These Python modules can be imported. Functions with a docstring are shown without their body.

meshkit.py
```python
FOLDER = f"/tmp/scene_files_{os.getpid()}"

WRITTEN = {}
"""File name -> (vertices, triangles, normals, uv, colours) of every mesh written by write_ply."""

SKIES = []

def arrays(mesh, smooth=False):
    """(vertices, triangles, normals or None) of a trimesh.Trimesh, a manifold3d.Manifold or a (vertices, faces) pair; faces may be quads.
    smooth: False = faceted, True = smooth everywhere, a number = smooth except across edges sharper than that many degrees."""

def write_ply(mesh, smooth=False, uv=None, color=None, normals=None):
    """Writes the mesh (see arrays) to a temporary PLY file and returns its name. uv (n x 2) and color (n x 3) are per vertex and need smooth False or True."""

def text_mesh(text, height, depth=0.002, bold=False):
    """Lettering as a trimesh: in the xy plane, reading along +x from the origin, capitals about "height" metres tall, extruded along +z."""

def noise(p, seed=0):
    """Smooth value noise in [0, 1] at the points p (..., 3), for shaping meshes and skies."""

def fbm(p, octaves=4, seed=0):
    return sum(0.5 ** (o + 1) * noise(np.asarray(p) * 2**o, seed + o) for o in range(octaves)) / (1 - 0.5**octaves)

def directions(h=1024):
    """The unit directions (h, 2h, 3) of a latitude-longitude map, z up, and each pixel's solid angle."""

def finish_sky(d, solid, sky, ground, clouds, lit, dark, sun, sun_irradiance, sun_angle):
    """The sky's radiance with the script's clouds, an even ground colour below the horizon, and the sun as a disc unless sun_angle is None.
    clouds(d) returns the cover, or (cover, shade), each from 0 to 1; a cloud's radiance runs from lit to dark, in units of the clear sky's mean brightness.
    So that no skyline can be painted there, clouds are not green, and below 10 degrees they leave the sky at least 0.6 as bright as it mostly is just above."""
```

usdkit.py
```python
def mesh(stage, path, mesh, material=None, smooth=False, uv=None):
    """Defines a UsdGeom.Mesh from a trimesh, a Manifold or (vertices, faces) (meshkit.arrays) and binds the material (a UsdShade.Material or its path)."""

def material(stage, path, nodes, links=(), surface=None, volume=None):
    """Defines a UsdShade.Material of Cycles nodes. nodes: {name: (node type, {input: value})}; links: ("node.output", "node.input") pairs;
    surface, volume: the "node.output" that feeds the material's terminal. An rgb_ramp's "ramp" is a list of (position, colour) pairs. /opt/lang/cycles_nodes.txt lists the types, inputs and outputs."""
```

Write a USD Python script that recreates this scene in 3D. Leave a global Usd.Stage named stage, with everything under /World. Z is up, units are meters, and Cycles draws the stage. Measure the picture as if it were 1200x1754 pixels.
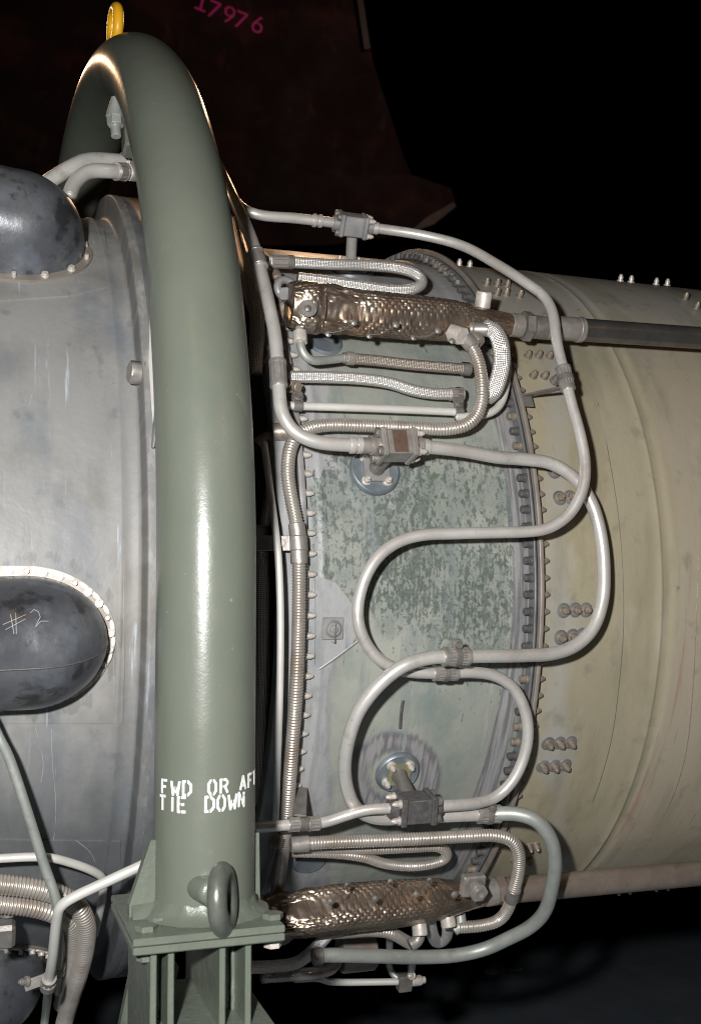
import math, numpy as np, trimesh
from pxr import Usd, UsdGeom, UsdLux, UsdShade, Gf, Sdf, Vt
from shapely.geometry import Polygon, LineString, box as sbox
from shapely.ops import unary_union
from shapely import affinity
import usdkit, meshkit

stage = Usd.Stage.CreateInMemory()
UsdGeom.SetStageUpAxis(stage, UsdGeom.Tokens.z)
UsdGeom.SetStageMetersPerUnit(stage, 1.0)
UsdGeom.Xform.Define(stage, '/World')
UsdGeom.Scope.Define(stage, '/World/Looks')
rng = np.random.default_rng(7)
V3 = lambda *a: np.array(a, float)

# ------------------------------------------------------------------ camera
EZ = 1.30            # height of the engine axis above the floor; the lens is at the same height
D = 1.80             # distance from the lens to the vertical plane of the engine axis
F, CX, CY, HOR = 1992.0, 600.0, 877.0, 993.0
YAW, PIT = math.radians(18.7), math.atan((HOR - CY) / F)
fwd0 = V3(math.sin(YAW), math.cos(YAW), 0)
RT = V3(math.cos(YAW), -math.sin(YAW), 0)
FW = fwd0 * math.cos(PIT) + V3(0, 0, math.sin(PIT))
UP = np.cross(RT, FW)
EYE = V3(0, 0, EZ)
cam = UsdGeom.Camera.Define(stage, '/World/camera')
M = Gf.Matrix4d(*RT, 0, *UP, 0, *(-FW), 0, *EYE, 1)
cam.AddTransformOp().Set(M)
cam.CreateHorizontalApertureAttr(24.0)
cam.CreateVerticalApertureAttr(24.0 * 1024 / 700)
cam.CreateFocalLengthAttr(24.0 * F / 1200)
cam.CreateClippingRangeAttr(Gf.Vec2f(0.05, 200))
cam.CreateFStopAttr(11.0); cam.CreateFocusDistanceAttr(1.28)
cam.CreateExposureAttr(0.0)

# ------------------------------------------------------------------ lamps: flash gun beside the lens, ceiling spots of the hall
def lamp(name, loc, radius, intensity, color, aim=None, cone=14):
    l = UsdLux.SphereLight.Define(stage, '/World/' + name)
    if aim is None: l.AddTranslateOp().Set(Gf.Vec3d(*loc))
    else:                                   # a shaded museum spot: shines along its -z axis
        z = V3(*loc) - V3(*aim); z /= np.linalg.norm(z); x = np.cross(V3(0, 0, 1), z); x /= np.linalg.norm(x); y = np.cross(z, x)
        l.AddTransformOp().Set(Gf.Matrix4d(*x, 0, *y, 0, *z, 0, *loc, 1))
        sh = UsdLux.ShapingAPI.Apply(l.GetPrim()); sh.CreateShapingConeAngleAttr(float(cone)); sh.CreateShapingConeSoftnessAttr(0.3)
    l.CreateRadiusAttr(radius)
    l.CreateIntensityAttr(intensity); l.CreateColorAttr(Gf.Vec3f(*color))
lamp('flash_lamp', EYE - 0.125 * RT + 0.105 * UP - 0.02 * FW, 0.022, 5700, (1.0, 0.985, 0.965))
WARM = (1.0, 0.60, 0.33)
CEILING = [(-1.48, -1.46, 4.3, 420, (0.2, 1.06, 1.6), 16), (2.19, -1.66, 3.0, 340, (0.25, 1.1, 1.5), 16), (1.60, 4.85, 3.8, 1300, (0.22, 1.3, 1.85), 9), (-0.22, 4.9, 3.66, 1300, (0.2, 1.5, 2.0), 9)]
for i, p in enumerate(CEILING):
    lamp('ceiling_lamp' if i == 0 else 'ceiling_lamp_%03d' % i, p[:3], 0.028, p[3], WARM, p[4], p[5])

lamp('tail_lamp', (3.3, 4.0, 5.3), 0.028, 3000, (1.0, 0.78, 0.64), (2.1, 7.5, 4.2), 27)

# ------------------------------------------------------------------ rays and surfaces of the engine
def ray(px, py):
    d = FW + RT * (px - CX) / F - UP * (py - CY) / F
    return d
def cyl(px, py, r):
    """The point of the cylinder of radius r about the engine axis that stands at this place of the view."""
    d = ray(px, py); a = d[1]**2 + d[2]**2; b = -D * d[1]; c = D * D - r * r
    disc = b * b - a * c
    t = (-b - math.sqrt(max(disc, 0))) / a
    return EYE + d * t
def aty(px, py, y):
    d = ray(px, py); return EYE + d * (y / d[1])
def project(p):
    q = np.asarray(p, float) - EYE
    w = q @ FW
    return CX + F * (q @ RT) / w, CY - F * (q @ UP) / w
def X_at(px, r, py=990): return cyl(px, py, r)[0]
def radial(p):
    n = V3(0, p[1] - D, p[2] - EZ); return n / np.linalg.norm(n)
def theta(p): return math.atan2(p[2] - EZ, D - p[1])
def wrap(x, s, r, h):
    """flat (x, arc length s, height h) onto the cylinder of radius r"""
    th = np.asarray(s) / r
    return np.stack([np.asarray(x) + 0 * th, D - (r + h) * np.cos(th), EZ + (r + h) * np.sin(th)], -1)
def xs(px, py, r):
    p = cyl(px, py, r); return p[0], theta(p) * r

# ------------------------------------------------------------------ materials
def mat(name, ramp, scale=8, stretch=(1, 1, 1), detail=6, rough=(0.4, 0.6), metallic=0.0, bump=None, over=(), coord='pos', spec=0.5, coat=0.0, bumps=()):
    """ramp: colours by noise; over: (colour, scale, stretch, lo, hi, amount, wear channel or None); bump: (scale, distance, stretch)"""
    n, l = {}, []
    src = 'tc.UV' if coord == 'uv' else 'geo.position'
    n['tc'] = ('texture_coordinate', {}); n['geo'] = ('geometry', {})
    def nz(k, sc, st, det=6, rg=0.6):
        n[k + 'm'] = ('mapping', {'scale': st}); l.append((src, k + 'm.vector'))
        n[k] = ('noise_texture', {'scale': float(sc), 'detail': float(det), 'roughness': rg}); l.append((k + 'm.vector', k + '.vector'))
    nz('n0', scale, stretch, detail)
    n['r0'] = ('rgb_ramp', {'ramp': ramp}); l.append(('n0.fac', 'r0.fac'))
    col = 'r0.color'
    at = False
    for i, (c, sc, st, lo, hi, am, ch) in enumerate(over):
        k = 'o%d' % i
        nz(k, sc, st)
        n[k + 'r'] = ('map_range', {'from_min': lo, 'from_max': hi, 'to_min': 0.0, 'to_max': am, 'clamp': True})
        fac = k + 'r.result'
        if ch is not None:
            if not at:
                n['at'] = ('attribute', {'attribute': 'wear'}); n['sep'] = ('separate_color', {'color_type': 'rgb'})
                l.append(('at.color', 'sep.color')); at = True
            # wear shifts the noise so that the worn patch keeps a ragged edge
            n[k + 's'] = ('math', {'math_type': 'multiply_add', 'value2': 0.62, 'value3': -0.31}); l.append(('sep.' + ch, k + 's.value1'))
            n[k + 'a'] = ('math', {'math_type': 'add'}); l += [(k + '.fac', k + 'a.value1'), (k + 's.value', k + 'a.value2'), (k + 'a.value', k + 'r.value')]
        else:
            l.append((k + '.fac', k + 'r.value'))
        n[k + 'x'] = ('mix_color', {'b': c}); l += [(fac, k + 'x.fac'), (col, k + 'x.a')]
        col = k + 'x.result'
    n['rr'] = ('map_range', {'from_min': 0.3, 'from_max': 0.7, 'to_min': rough[0], 'to_max': rough[1], 'clamp': True})
    nz('rn', scale * 2.3, stretch); l.append(('rn.fac', 'rr.value'))
    n['p'] = ('principled_bsdf', {'metallic': metallic, 'specular_ior_level': spec, 'coat_weight': coat, 'coat_roughness': 0.12})
    l += [(col, 'p.base_color'), ('rr.result', 'p.roughness')]
    prev = None
    for i, (sc, dist, st) in enumerate(([bump] if bump else []) + list(bumps)):
        k = 'b%d' % i
        nz(k, sc, st, 5)
        n[k + 'b'] = ('bump', {'distance': dist, 'strength': 1.0}); l.append((k + '.fac', k + 'b.height'))
        if prev: l.append((prev, k + 'b.normal'))
        prev = k + 'b.normal'
    if prev: l.append((prev, 'p.normal'))
    return usdkit.material(stage, '/World/Looks/' + name, n, l, surface='p.BSDF')

I1 = (1, 1, 1)
OLIVE = mat('olive_paint', [(0.3, (0.120, 0.134, 0.108)), (0.7, (0.134, 0.148, 0.121))], 9, rough=(0.25, 0.33), bump=(420, 0.00009, I1), spec=0.5,
            over=[((0.27, 0.29, 0.24), 75, I1, 0.705, 0.72, 0.55, None), ((0.06, 0.07, 0.055), 50, (1, 1, .6), 0.71, 0.73, 0.5, None), ((0.24, 0.26, 0.22), 200, (1, 1, .12), 0.73, 0.75, 0.5, None), ((0.085, 0.10, 0.075), 5, (1, 1, .4), 0.5, 0.7, 0.45, None), ((0.21, 0.23, 0.19), 34, (1, 1, .25), 0.66, 0.72, 0.25, None)], bumps=[(28, 0.0005, I1)])
OLIVE2 = mat('olive_post_paint', [(0.3, (0.112, 0.129, 0.103)), (0.7, (0.130, 0.149, 0.120))], 14, rough=(0.28, 0.4), bump=(160, 0.0006, I1), bumps=[(25, 0.002, I1)],
             over=[((0.30, 0.32, 0.27), 60, I1, 0.66, 0.72, 0.4, None), ((0.05, 0.06, 0.04), 22, I1, 0.62, 0.72, 0.4, None)])
YELLOW = mat('yellow_paint', [(0.3, (0.85, 0.42, 0.012)), (0.7, (0.92, 0.50, 0.02))], 20, rough=(0.3, 0.4))
WHITEP = mat('stencil_paint', [(0.3, (0.72, 0.73, 0.70)), (0.7, (0.88, 0.88, 0.86))], 90, rough=(0.45, 0.6), over=[((0.20, 0.22, 0.18), 260, I1, 0.60, 0.66, 0.8, None), ((0.5, 0.52, 0.48), 70, I1, 0.52, 0.7, 0.6, None)])
RINGP = mat('worn_ring_paint', [(0.3, (0.09, 0.105, 0.09)), (0.7, (0.15, 0.16, 0.14))], 60, rough=(0.25, 0.4), metallic=0.35)
FRONT = mat('front_casing_metal', [(0.25, (0.205, 0.206, 0.205)), (0.5, (0.255, 0.253, 0.245)), (0.75, (0.32, 0.31, 0.288))], 4.5, (1, 0.55, 1), rough=(0.46, 0.62), metallic=0.0, coord='uv',
            over=[((0.14, 0.125, 0.105), 8, I1, 0.50, 0.66, 0.50, None), ((0.145, 0.165, 0.19), 6, (2.2, 0.8, 1), 0.48, 0.66, 0.7, None), ((0.10, 0.105, 0.11), 22, (1, .8, 1), 0.60, 0.68, 0.45, None), ((0.36, 0.355, 0.34), 9, (1, 0.8, 1), 0.54, 0.72, 0.45, None),
                  ((0.42, 0.46, 0.52), 14, (8, 0.45, 1), 0.63, 0.70, 0.75, None), ((0.27, 0.21, 0.155), 13, (5, 0.6, 1), 0.70, 0.86, 0.55, 'r'),
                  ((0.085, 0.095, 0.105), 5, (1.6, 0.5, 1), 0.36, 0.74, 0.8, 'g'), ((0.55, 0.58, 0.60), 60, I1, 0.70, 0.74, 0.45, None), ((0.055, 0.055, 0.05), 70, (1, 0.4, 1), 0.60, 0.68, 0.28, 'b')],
            bump=(90, 0.0004, (1, 0.7, 1)), bumps=[(9, 0.003, I1)])
MID = mat('middle_casing_metal', [(0.25, (0.235, 0.255, 0.232)), (0.5, (0.305, 0.318, 0.282)), (0.78, (0.40, 0.405, 0.352))], 6, (1, 0.7, 1), rough=(0.38, 0.58), metallic=0.05, coord='uv',
          over=[((0.16, 0.215, 0.19), 9, (1.1, 0.8, 1), 0.50, 0.66, 0.65, None), ((0.235, 0.24, 0.25), 14, (1.8, 0.6, 1), 0.44, 0.64, 0.9, 'g'), ((0.46, 0.46, 0.46), 30, (1.2, 0.6, 1), 0.52, 0.72, 0.5, 'g'),
                ((0.20, 0.23, 0.21), 22, (1, 0.7, 1), 0.44, 0.58, 0.7, 'r'), ((0.092, 0.117, 0.102), 150, (1, 0.5, 1), 0.515, 0.57, 0.78, 'r'), ((0.115, 0.14, 0.125), 60, (1.3, 0.45, 1), 0.55, 0.62, 0.7, 'r'), ((0.085, 0.105, 0.09), 300, (1, 0.7, 1), 0.57, 0.59, 0.75, 'r'), ((0.055, 0.065, 0.05), 70, (1.6, 0.28, 1), 0.70, 0.73, 0.7, 'r'),
                ((0.11, 0.13, 0.15), 14, (3, 0.5, 1), 0.50, 0.68, 0.7, 'b'), ((0.16, 0.145, 0.155), 26, (6, 0.25, 1), 0.56, 0.72, 0.75, 'b'), ((0.42, 0.42, 0.41), 34, (6, 0.22, 1), 0.70, 0.82, 0.5, 'b'),
                ((0.07, 0.08, 0.05), 75, (1.5, 0.35, 1), 0.655, 0.70, 0.65, None), ((0.20, 0.235, 0.25), 16, (2.5, 0.3, 1), 0.54, 0.68, 0.55, None), ((0.44, 0.44, 0.40), 28, (2.5, 0.3, 1), 0.60, 0.74, 0.45, None)],
          bump=(120, 0.0004, (1, 0.5, 1)), bumps=[(11, 0.003, I1)])
REAR = mat('rear_casing_paint', [(0.25, (0.30, 0.270, 0.192)), (0.5, (0.368, 0.326, 0.226)), (0.78, (0.415, 0.378, 0.283))], 4, (1.6, 0.7, 1), rough=(0.42, 0.6), metallic=0.05, coord='uv',
           over=[((0.42, 0.365, 0.29), 5, (1.5, 0.8, 1), 0.42, 0.98, 0.85, 'r'), ((0.36, 0.355, 0.325), 8, I1, 0.32, 0.75, 0.9, 'g'),
                 ((0.30, 0.16, 0.125), 16, (7, 0.3, 1), 0.80, 1.0, 0.75, 'b'), ((0.085, 0.075, 0.055), 26, (8, 0.25, 1), 0.96, 1.02, 0.6, 'r'),
                 ((0.10, 0.10, 0.08), 60, I1, 0.685, 0.72, 0.6, None), ((0.235, 0.215, 0.145), 8, (2, 0.6, 1), 0.50, 0.68, 0.65, None), ((0.20, 0.185, 0.14), 30, (1, .8, 1), 0.58, 0.70, 0.5, None), ((0.46, 0.44, 0.39), 17, (1.5, .5, 1), 0.60, 0.74, 0.4, None), ((0.14, 0.12, 0.09), 110, (3, .12, 1), 0.68, 0.72, 0.5, None), ((0.45, 0.42, 0.36), 80, I1, 0.72, 0.76, 0.25, None)],
           bump=(140, 0.0003, (1, 0.5, 1)), bumps=[(7, 0.0012, I1)])
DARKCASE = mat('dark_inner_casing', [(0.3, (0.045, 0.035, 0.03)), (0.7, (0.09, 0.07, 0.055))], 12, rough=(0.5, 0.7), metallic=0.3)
DUCT = mat('dark_duct_metal', [(0.25, (0.05, 0.053, 0.060)), (0.5, (0.095, 0.100, 0.112)), (0.75, (0.16, 0.165, 0.175))], 11, rough=(0.22, 0.44), metallic=0.3,
           over=[((0.025, 0.024, 0.026), 24, I1, 0.56, 0.64, 0.75, None), ((0.22, 0.245, 0.285), 13, I1, 0.53, 0.70, 0.7, None), ((0.035, 0.033, 0.035), 40, (1, 1, 1), 0.60, 0.66, 0.6, None), ((0.14, 0.09, 0.06), 18, I1, 0.62, 0.7, 0.5, None)], bump=(70, 0.0005, I1))
PIPE = mat('grey_pipe_metal', [(0.3, (0.58, 0.565, 0.53)), (0.7, (0.72, 0.70, 0.665))], 20, rough=(0.30, 0.42), metallic=0.42, bump=(500, 0.00012, I1),
           over=[((0.33, 0.29, 0.25), 34, I1, 0.56, 0.72, 0.55, None), ((0.22, 0.20, 0.18), 140, I1, 0.66, 0.70, 0.45, None), ((0.46, 0.40, 0.355), 9, I1, 0.45, 0.65, 0.5, None)])
PIPEG = mat('green_grey_pipe_metal', [(0.3, (0.32, 0.345, 0.32)), (0.7, (0.43, 0.45, 0.415))], 30, rough=(0.36, 0.55), metallic=0.4, bump=(400, 0.00015, I1),
            over=[((0.52, 0.52, 0.48), 150, I1, 0.62, 0.68, 0.6, None), ((0.14, 0.16, 0.14), 40, I1, 0.60, 0.72, 0.5, None)])
PIPEL = mat('light_pipe_paint', [(0.3, (0.58, 0.57, 0.53)), (0.7, (0.70, 0.69, 0.65))], 20, rough=(0.35, 0.5), metallic=0.2)
STEEL = mat('fitting_steel', [(0.3, (0.27, 0.25, 0.23)), (0.7, (0.44, 0.41, 0.38))], 60, rough=(0.34, 0.5), metallic=0.5, bump=(300, 0.0002, I1))
DSTEEL = mat('dark_fitting_steel', [(0.3, (0.15, 0.14, 0.13)), (0.7, (0.28, 0.26, 0.235))], 60, rough=(0.34, 0.5), metallic=0.4, bump=(260, 0.0002, I1))
NUT = mat('pale_nut_metal', [(0.3, (0.52, 0.47, 0.42)), (0.7, (0.72, 0.67, 0.61))], 160, rough=(0.38, 0.55), metallic=0.35)
NUTB = mat('brown_nut_metal', [(0.3, (0.25, 0.205, 0.165)), (0.7, (0.42, 0.36, 0.30))], 160, rough=(0.38, 0.55), metallic=0.5)
DNUT = mat('dark_bolt_metal', [(0.3, (0.10, 0.095, 0.095)), (0.7, (0.19, 0.18, 0.175))], 160, rough=(0.4, 0.55), metallic=0.5)
RING = mat('flange_strip_metal', [(0.3, (0.26, 0.23, 0.20)), (0.7, (0.38, 0.345, 0.305))], 30, rough=(0.4, 0.6), metallic=0.4)
DRING = mat('dark_flange_metal', [(0.3, (0.13, 0.14, 0.15)), (0.7, (0.25, 0.255, 0.265))], 25, (1, 1, 1), rough=(0.4, 0.6), metallic=0.35)
HOSE = mat('convoluted_hose_metal', [(0.3, (0.46, 0.42, 0.375)), (0.7, (0.62, 0.575, 0.52))], 30, rough=(0.30, 0.42), metallic=0.6, over=[((0.34, 0.26, 0.19), 14, I1, 0.5, 0.66, 0.6, None)])
FOIL = mat('bronze_foil', [(0.25, (0.22, 0.17, 0.13)), (0.5, (0.36, 0.285, 0.225)), (0.75, (0.52, 0.43, 0.345))], 22, rough=(0.22, 0.36), metallic=0.85, bump=(240, 0.0003, I1),
           over=[((0.60, 0.29, 0.14), 10, I1, 0.55, 0.70, 0.45, None), ((0.13, 0.10, 0.08), 24, I1, 0.6, 0.72, 0.6, None)])
ROD = mat('dark_rod_metal', [(0.3, (0.13, 0.125, 0.115)), (0.7, (0.21, 0.20, 0.185))], 30, rough=(0.22, 0.34), metallic=0.75, bump=(300, 0.0001, I1), over=[((0.33, 0.25, 0.15), 22, I1, 0.66, 0.74, 0.7, None)])
RODB = mat('brown_rod_metal', [(0.3, (0.25, 0.20, 0.165)), (0.7, (0.36, 0.30, 0.255))], 30, rough=(0.34, 0.5), metallic=0.5, over=[((0.16, 0.12, 0.10), 70, I1, 0.6, 0.68, 0.5, None)])
BLUEPAD = mat('blue_grey_pad_metal', [(0.3, (0.15, 0.185, 0.215)), (0.7, (0.27, 0.30, 0.32))], 50, rough=(0.36, 0.5), metallic=0.45)
OLIVEFL = mat('olive_zinc_metal', [(0.3, (0.25, 0.25, 0.15)), (0.7, (0.34, 0.335, 0.215))], 50, rough=(0.4, 0.5), metallic=0.35)
PLATE = mat('name_plate_metal', [(0.3, (0.30, 0.21, 0.16)), (0.7, (0.42, 0.31, 0.24))], 60, rough=(0.3, 0.42), metallic=0.8)
BOSSG = mat('grey_boss_metal', [(0.3, (0.26, 0.26, 0.26)), (0.7, (0.40, 0.39, 0.385))], 30, rough=(0.4, 0.55), metallic=0.4)
SCRATCH = mat('bare_scratch_metal', [(0.3, (0.26, 0.26, 0.25)), (0.7, (0.44, 0.44, 0.43))], 90, rough=(0.5, 0.6))
FLOOR = mat('dark_floor_paint', [(0.3, (0.12, 0.148, 0.175)), (0.7, (0.18, 0.21, 0.24))], 3, rough=(0.5, 0.75), bump=(60, 0.002, I1),
            over=[((0.27, 0.29, 0.31), 14, I1, 0.56, 0.75, 0.4, None), ((0.07, 0.08, 0.095), 2.2, I1, 0.56, 0.7, 0.6, None)])
CHIP = mat('paint_chip', [(0.3, (0.35, 0.36, 0.38)), (0.7, (0.5, 0.5, 0.52))], 40)
TAIL = mat('maroon_aircraft_skin', [(0.3, (0.008, 0.0016, 0.0016)), (0.7, (0.016, 0.003, 0.003))], 2, rough=(0.6, 0.8), spec=0.15, over=[((0.050, 0.013, 0.009), 1.6, (1, 1, 1.4), 0.54, 0.70, 0.8, None), ((0.07, 0.022, 0.012), 5, (1.8, 1, .7), 0.60, 0.72, 0.5, None)])
TAILE = mat('tan_wing_tip_skin', [(0.3, (0.020, 0.009, 0.005)), (0.7, (0.042, 0.019, 0.010))], 3)
DIGIT = mat('magenta_numeral_paint', [(0.3, (0.50, 0.008, 0.16)), (0.7, (0.72, 0.012, 0.24))], 5)

# braided steel: two families of strands drawn in relief from the hose's own coordinates
def braid(name, c1, c2, around, pitch):
    n = {'tc': ('texture_coordinate', {}), 's': ('separate_xyz', {}),
         'a': ('math', {'math_type': 'multiply', 'value2': 2 * math.pi * around}), 'b': ('math', {'math_type': 'multiply', 'value2': 2 * math.pi / pitch}),
         'u': ('math', {'math_type': 'add'}), 'w': ('math', {'math_type': 'subtract'}),
         'su': ('math', {'math_type': 'sine'}), 'sw': ('math', {'math_type': 'sine'}),
         'm': ('math', {'math_type': 'multiply'}), 'mr': ('map_range', {'from_min': -0.9, 'from_max': 0.9, 'to_min': 0.0, 'to_max': 1.0, 'clamp': True}),
         'r': ('rgb_ramp', {'ramp': [(0.0, c1), (0.6, c2), (1.0, tuple(min(1, x * 1.2) for x in c2))]}), 'bp': ('bump', {'distance': 0.0007, 'strength': 0.8}),
         'p': ('principled_bsdf', {'metallic': 0.65, 'roughness': 0.33})}
    l = [('tc.UV', 's.vector'), ('s.y', 'a.value1'), ('s.x', 'b.value1'), ('a.value', 'u.value1'), ('b.value', 'u.value2'), ('a.value', 'w.value1'), ('b.value', 'w.value2'),
         ('u.value', 'su.value1'), ('w.value', 'sw.value1'), ('su.value', 'm.value1'), ('sw.value', 'm.value2'), ('m.value', 'mr.value'), ('mr.result', 'r.fac'),
         ('r.color', 'p.base_color'), ('mr.result', 'bp.height'), ('bp.normal', 'p.normal')]
    return usdkit.material(stage, '/World/Looks/' + name, n, l, surface='p.BSDF')
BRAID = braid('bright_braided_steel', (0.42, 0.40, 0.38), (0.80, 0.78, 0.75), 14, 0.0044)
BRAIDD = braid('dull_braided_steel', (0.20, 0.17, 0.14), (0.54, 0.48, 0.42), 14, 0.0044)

# ------------------------------------------------------------------ writing prims
class G:
    def __init__(s, v, f, n=None, uv=None): s.v, s.f, s.n, s.uv = v, f, n, uv
used = {}
def unique(path):
    k = used.get(path, -1) + 1; used[path] = k
    return path if k == 0 else path + '_%03d' % k
origin = {}
def thing(name, label, cat, loc, group=None):
    p = unique('/World/' + name)
    x = UsdGeom.Xform.Define(stage, p); x.AddTranslateOp().Set(Gf.Vec3d(*map(float, loc)))
    q = x.GetPrim(); q.SetCustomDataByKey('label', label); q.SetCustomDataByKey('category', cat)
    if group: q.SetCustomDataByKey('group', group)
    origin[p] = V3(*loc); return p
def part(name, g, material, parent, label=None, smooth=35, wear=None, group=None, kind=None):
    p = unique(parent + '/' + name)
    top = '/'.join(p.split('/')[:3])
    o = origin.get(top, np.zeros(3))
    if isinstance(g, G):
        m = usdkit.mesh(stage, p, (g.v - o, g.f), material, smooth=False, uv=g.uv)
        if g.n is not None:
            m.CreateNormalsAttr(Vt.Vec3fArray.FromNumpy(g.n.astype(np.float32))); m.SetNormalsInterpolation('vertex')
        if wear is not None:
            UsdGeom.PrimvarsAPI(m).CreatePrimvar('wear', Sdf.ValueTypeNames.Color3fArray, 'vertex').Set(Vt.Vec3fArray.FromNumpy(wear.astype(np.float32)))
    else:
        t = g.copy(); t.apply_translation(-o)
        m = usdkit.mesh(stage, p, t, material, smooth=smooth)
    q = m.GetPrim()
    if label: q.SetCustomDataByKey('label', label)
    if group: q.SetCustomDataByKey('group', group)
    if kind: q.SetCustomDataByKey('kind', kind)
    return p
def struct(name, g, material):
    p = part(name, g, material, '/World', kind='structure'); return p

# ------------------------------------------------------------------ shapes
def grid(P, wrap_cols=True, uv=None, flip=False):
    P = np.asarray(P, float); N, K = P.shape[:2]
    du = np.gradient(P, axis=0)
    if wrap_cols:
        Q = np.concatenate([P[:, -2:-1], P, P[:, 1:2]], 1); dv = (Q[:, 2:] - Q[:, :-2])
    else: dv = np.gradient(P, axis=1)
    n = np.cross(du, dv); n /= np.maximum(np.linalg.norm(n, axis=-1, keepdims=True), 1e-12)
    i = np.arange(N - 1)[:, None] * K + np.arange(K - 1)[None]
    q = np.stack([i, i + K, i + K + 1, i + 1], -1).reshape(-1, 4)
    if flip: n = -n; q = q[:, ::-1]
    f = np.vstack([q[:, [0, 1, 2]], q[:, [0, 2, 3]]])
    return G(P.reshape(-1, 3), f, n.reshape(-1, 3), None if uv is None else np.asarray(uv).reshape(-1, 2))
def spline(pts, step=0.004):
    """centripetal Catmull-Rom, resampled evenly"""
    P = np.asarray(pts, float)
    P = np.vstack([2 * P[0] - P[1], P, 2 * P[-1] - P[-2]])
    out = []
    for i in range(1, len(P) - 2):
        p0, p1, p2, p3 = P[i - 1:i + 3]
        t0 = 0; t1 = t0 + max(np.linalg.norm(p1 - p0), 1e-6)**.5; t2 = t1 + max(np.linalg.norm(p2 - p1), 1e-6)**.5; t3 = t2 + max(np.linalg.norm(p3 - p2), 1e-6)**.5
        t = np.linspace(t1, t2, 24, endpoint=False)[:, None]
        a1 = (t1 - t) / (t1 - t0) * p0 + (t - t0) / (t1 - t0) * p1; a2 = (t2 - t) / (t2 - t1) * p1 + (t - t1) / (t2 - t1) * p2; a3 = (t3 - t) / (t3 - t2) * p2 + (t - t2) / (t3 - t2) * p3
        b1 = (t2 - t) / (t2 - t0) * a1 + (t - t0) / (t2 - t0) * a2; b2 = (t3 - t) / (t3 - t1) * a2 + (t - t1) / (t3 - t1) * a3
        out.append((t2 - t) / (t2 - t1) * b1 + (t - t1) / (t2 - t1) * b2)
    C = np.vstack(out + [P[-2:-1]])
    s = np.r_[0, np.cumsum(np.linalg.norm(np.diff(C, axis=0), axis=1))]
    m = max(int(s[-1] / step), 2)
    u = np.linspace(0, s[-1], m + 1)
    C = np.stack([np.interp(u, s, C[:, k]) for k in range(3)], 1)
    if step >= 0.003:
        for _ in range(3): C[1:-1] = 0.25 * C[:-2] + 0.5 * C[1:-1] + 0.25 * C[2:]
    return C
def frames(C, up=None):
    T = np.gradient(C, axis=0); T /= np.linalg.norm(T, axis=1, keepdims=True)
    A = np.zeros_like(C)
    if up is not None:
        A = np.asarray(up) - (T @ np.asarray(up))[:, None] * T; A /= np.linalg.norm(A, axis=1, keepdims=True)
    else:
        a = np.cross(T[0], V3(0.3, 0.9, 0.31)); a /= np.linalg.norm(a); A[0] = a
        for i in range(1, len(C)):
            a = a - (a @ T[i]) * T[i]; a /= np.linalg.norm(a); A[i] = a
    return T, A, np.cross(T, A)
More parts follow.
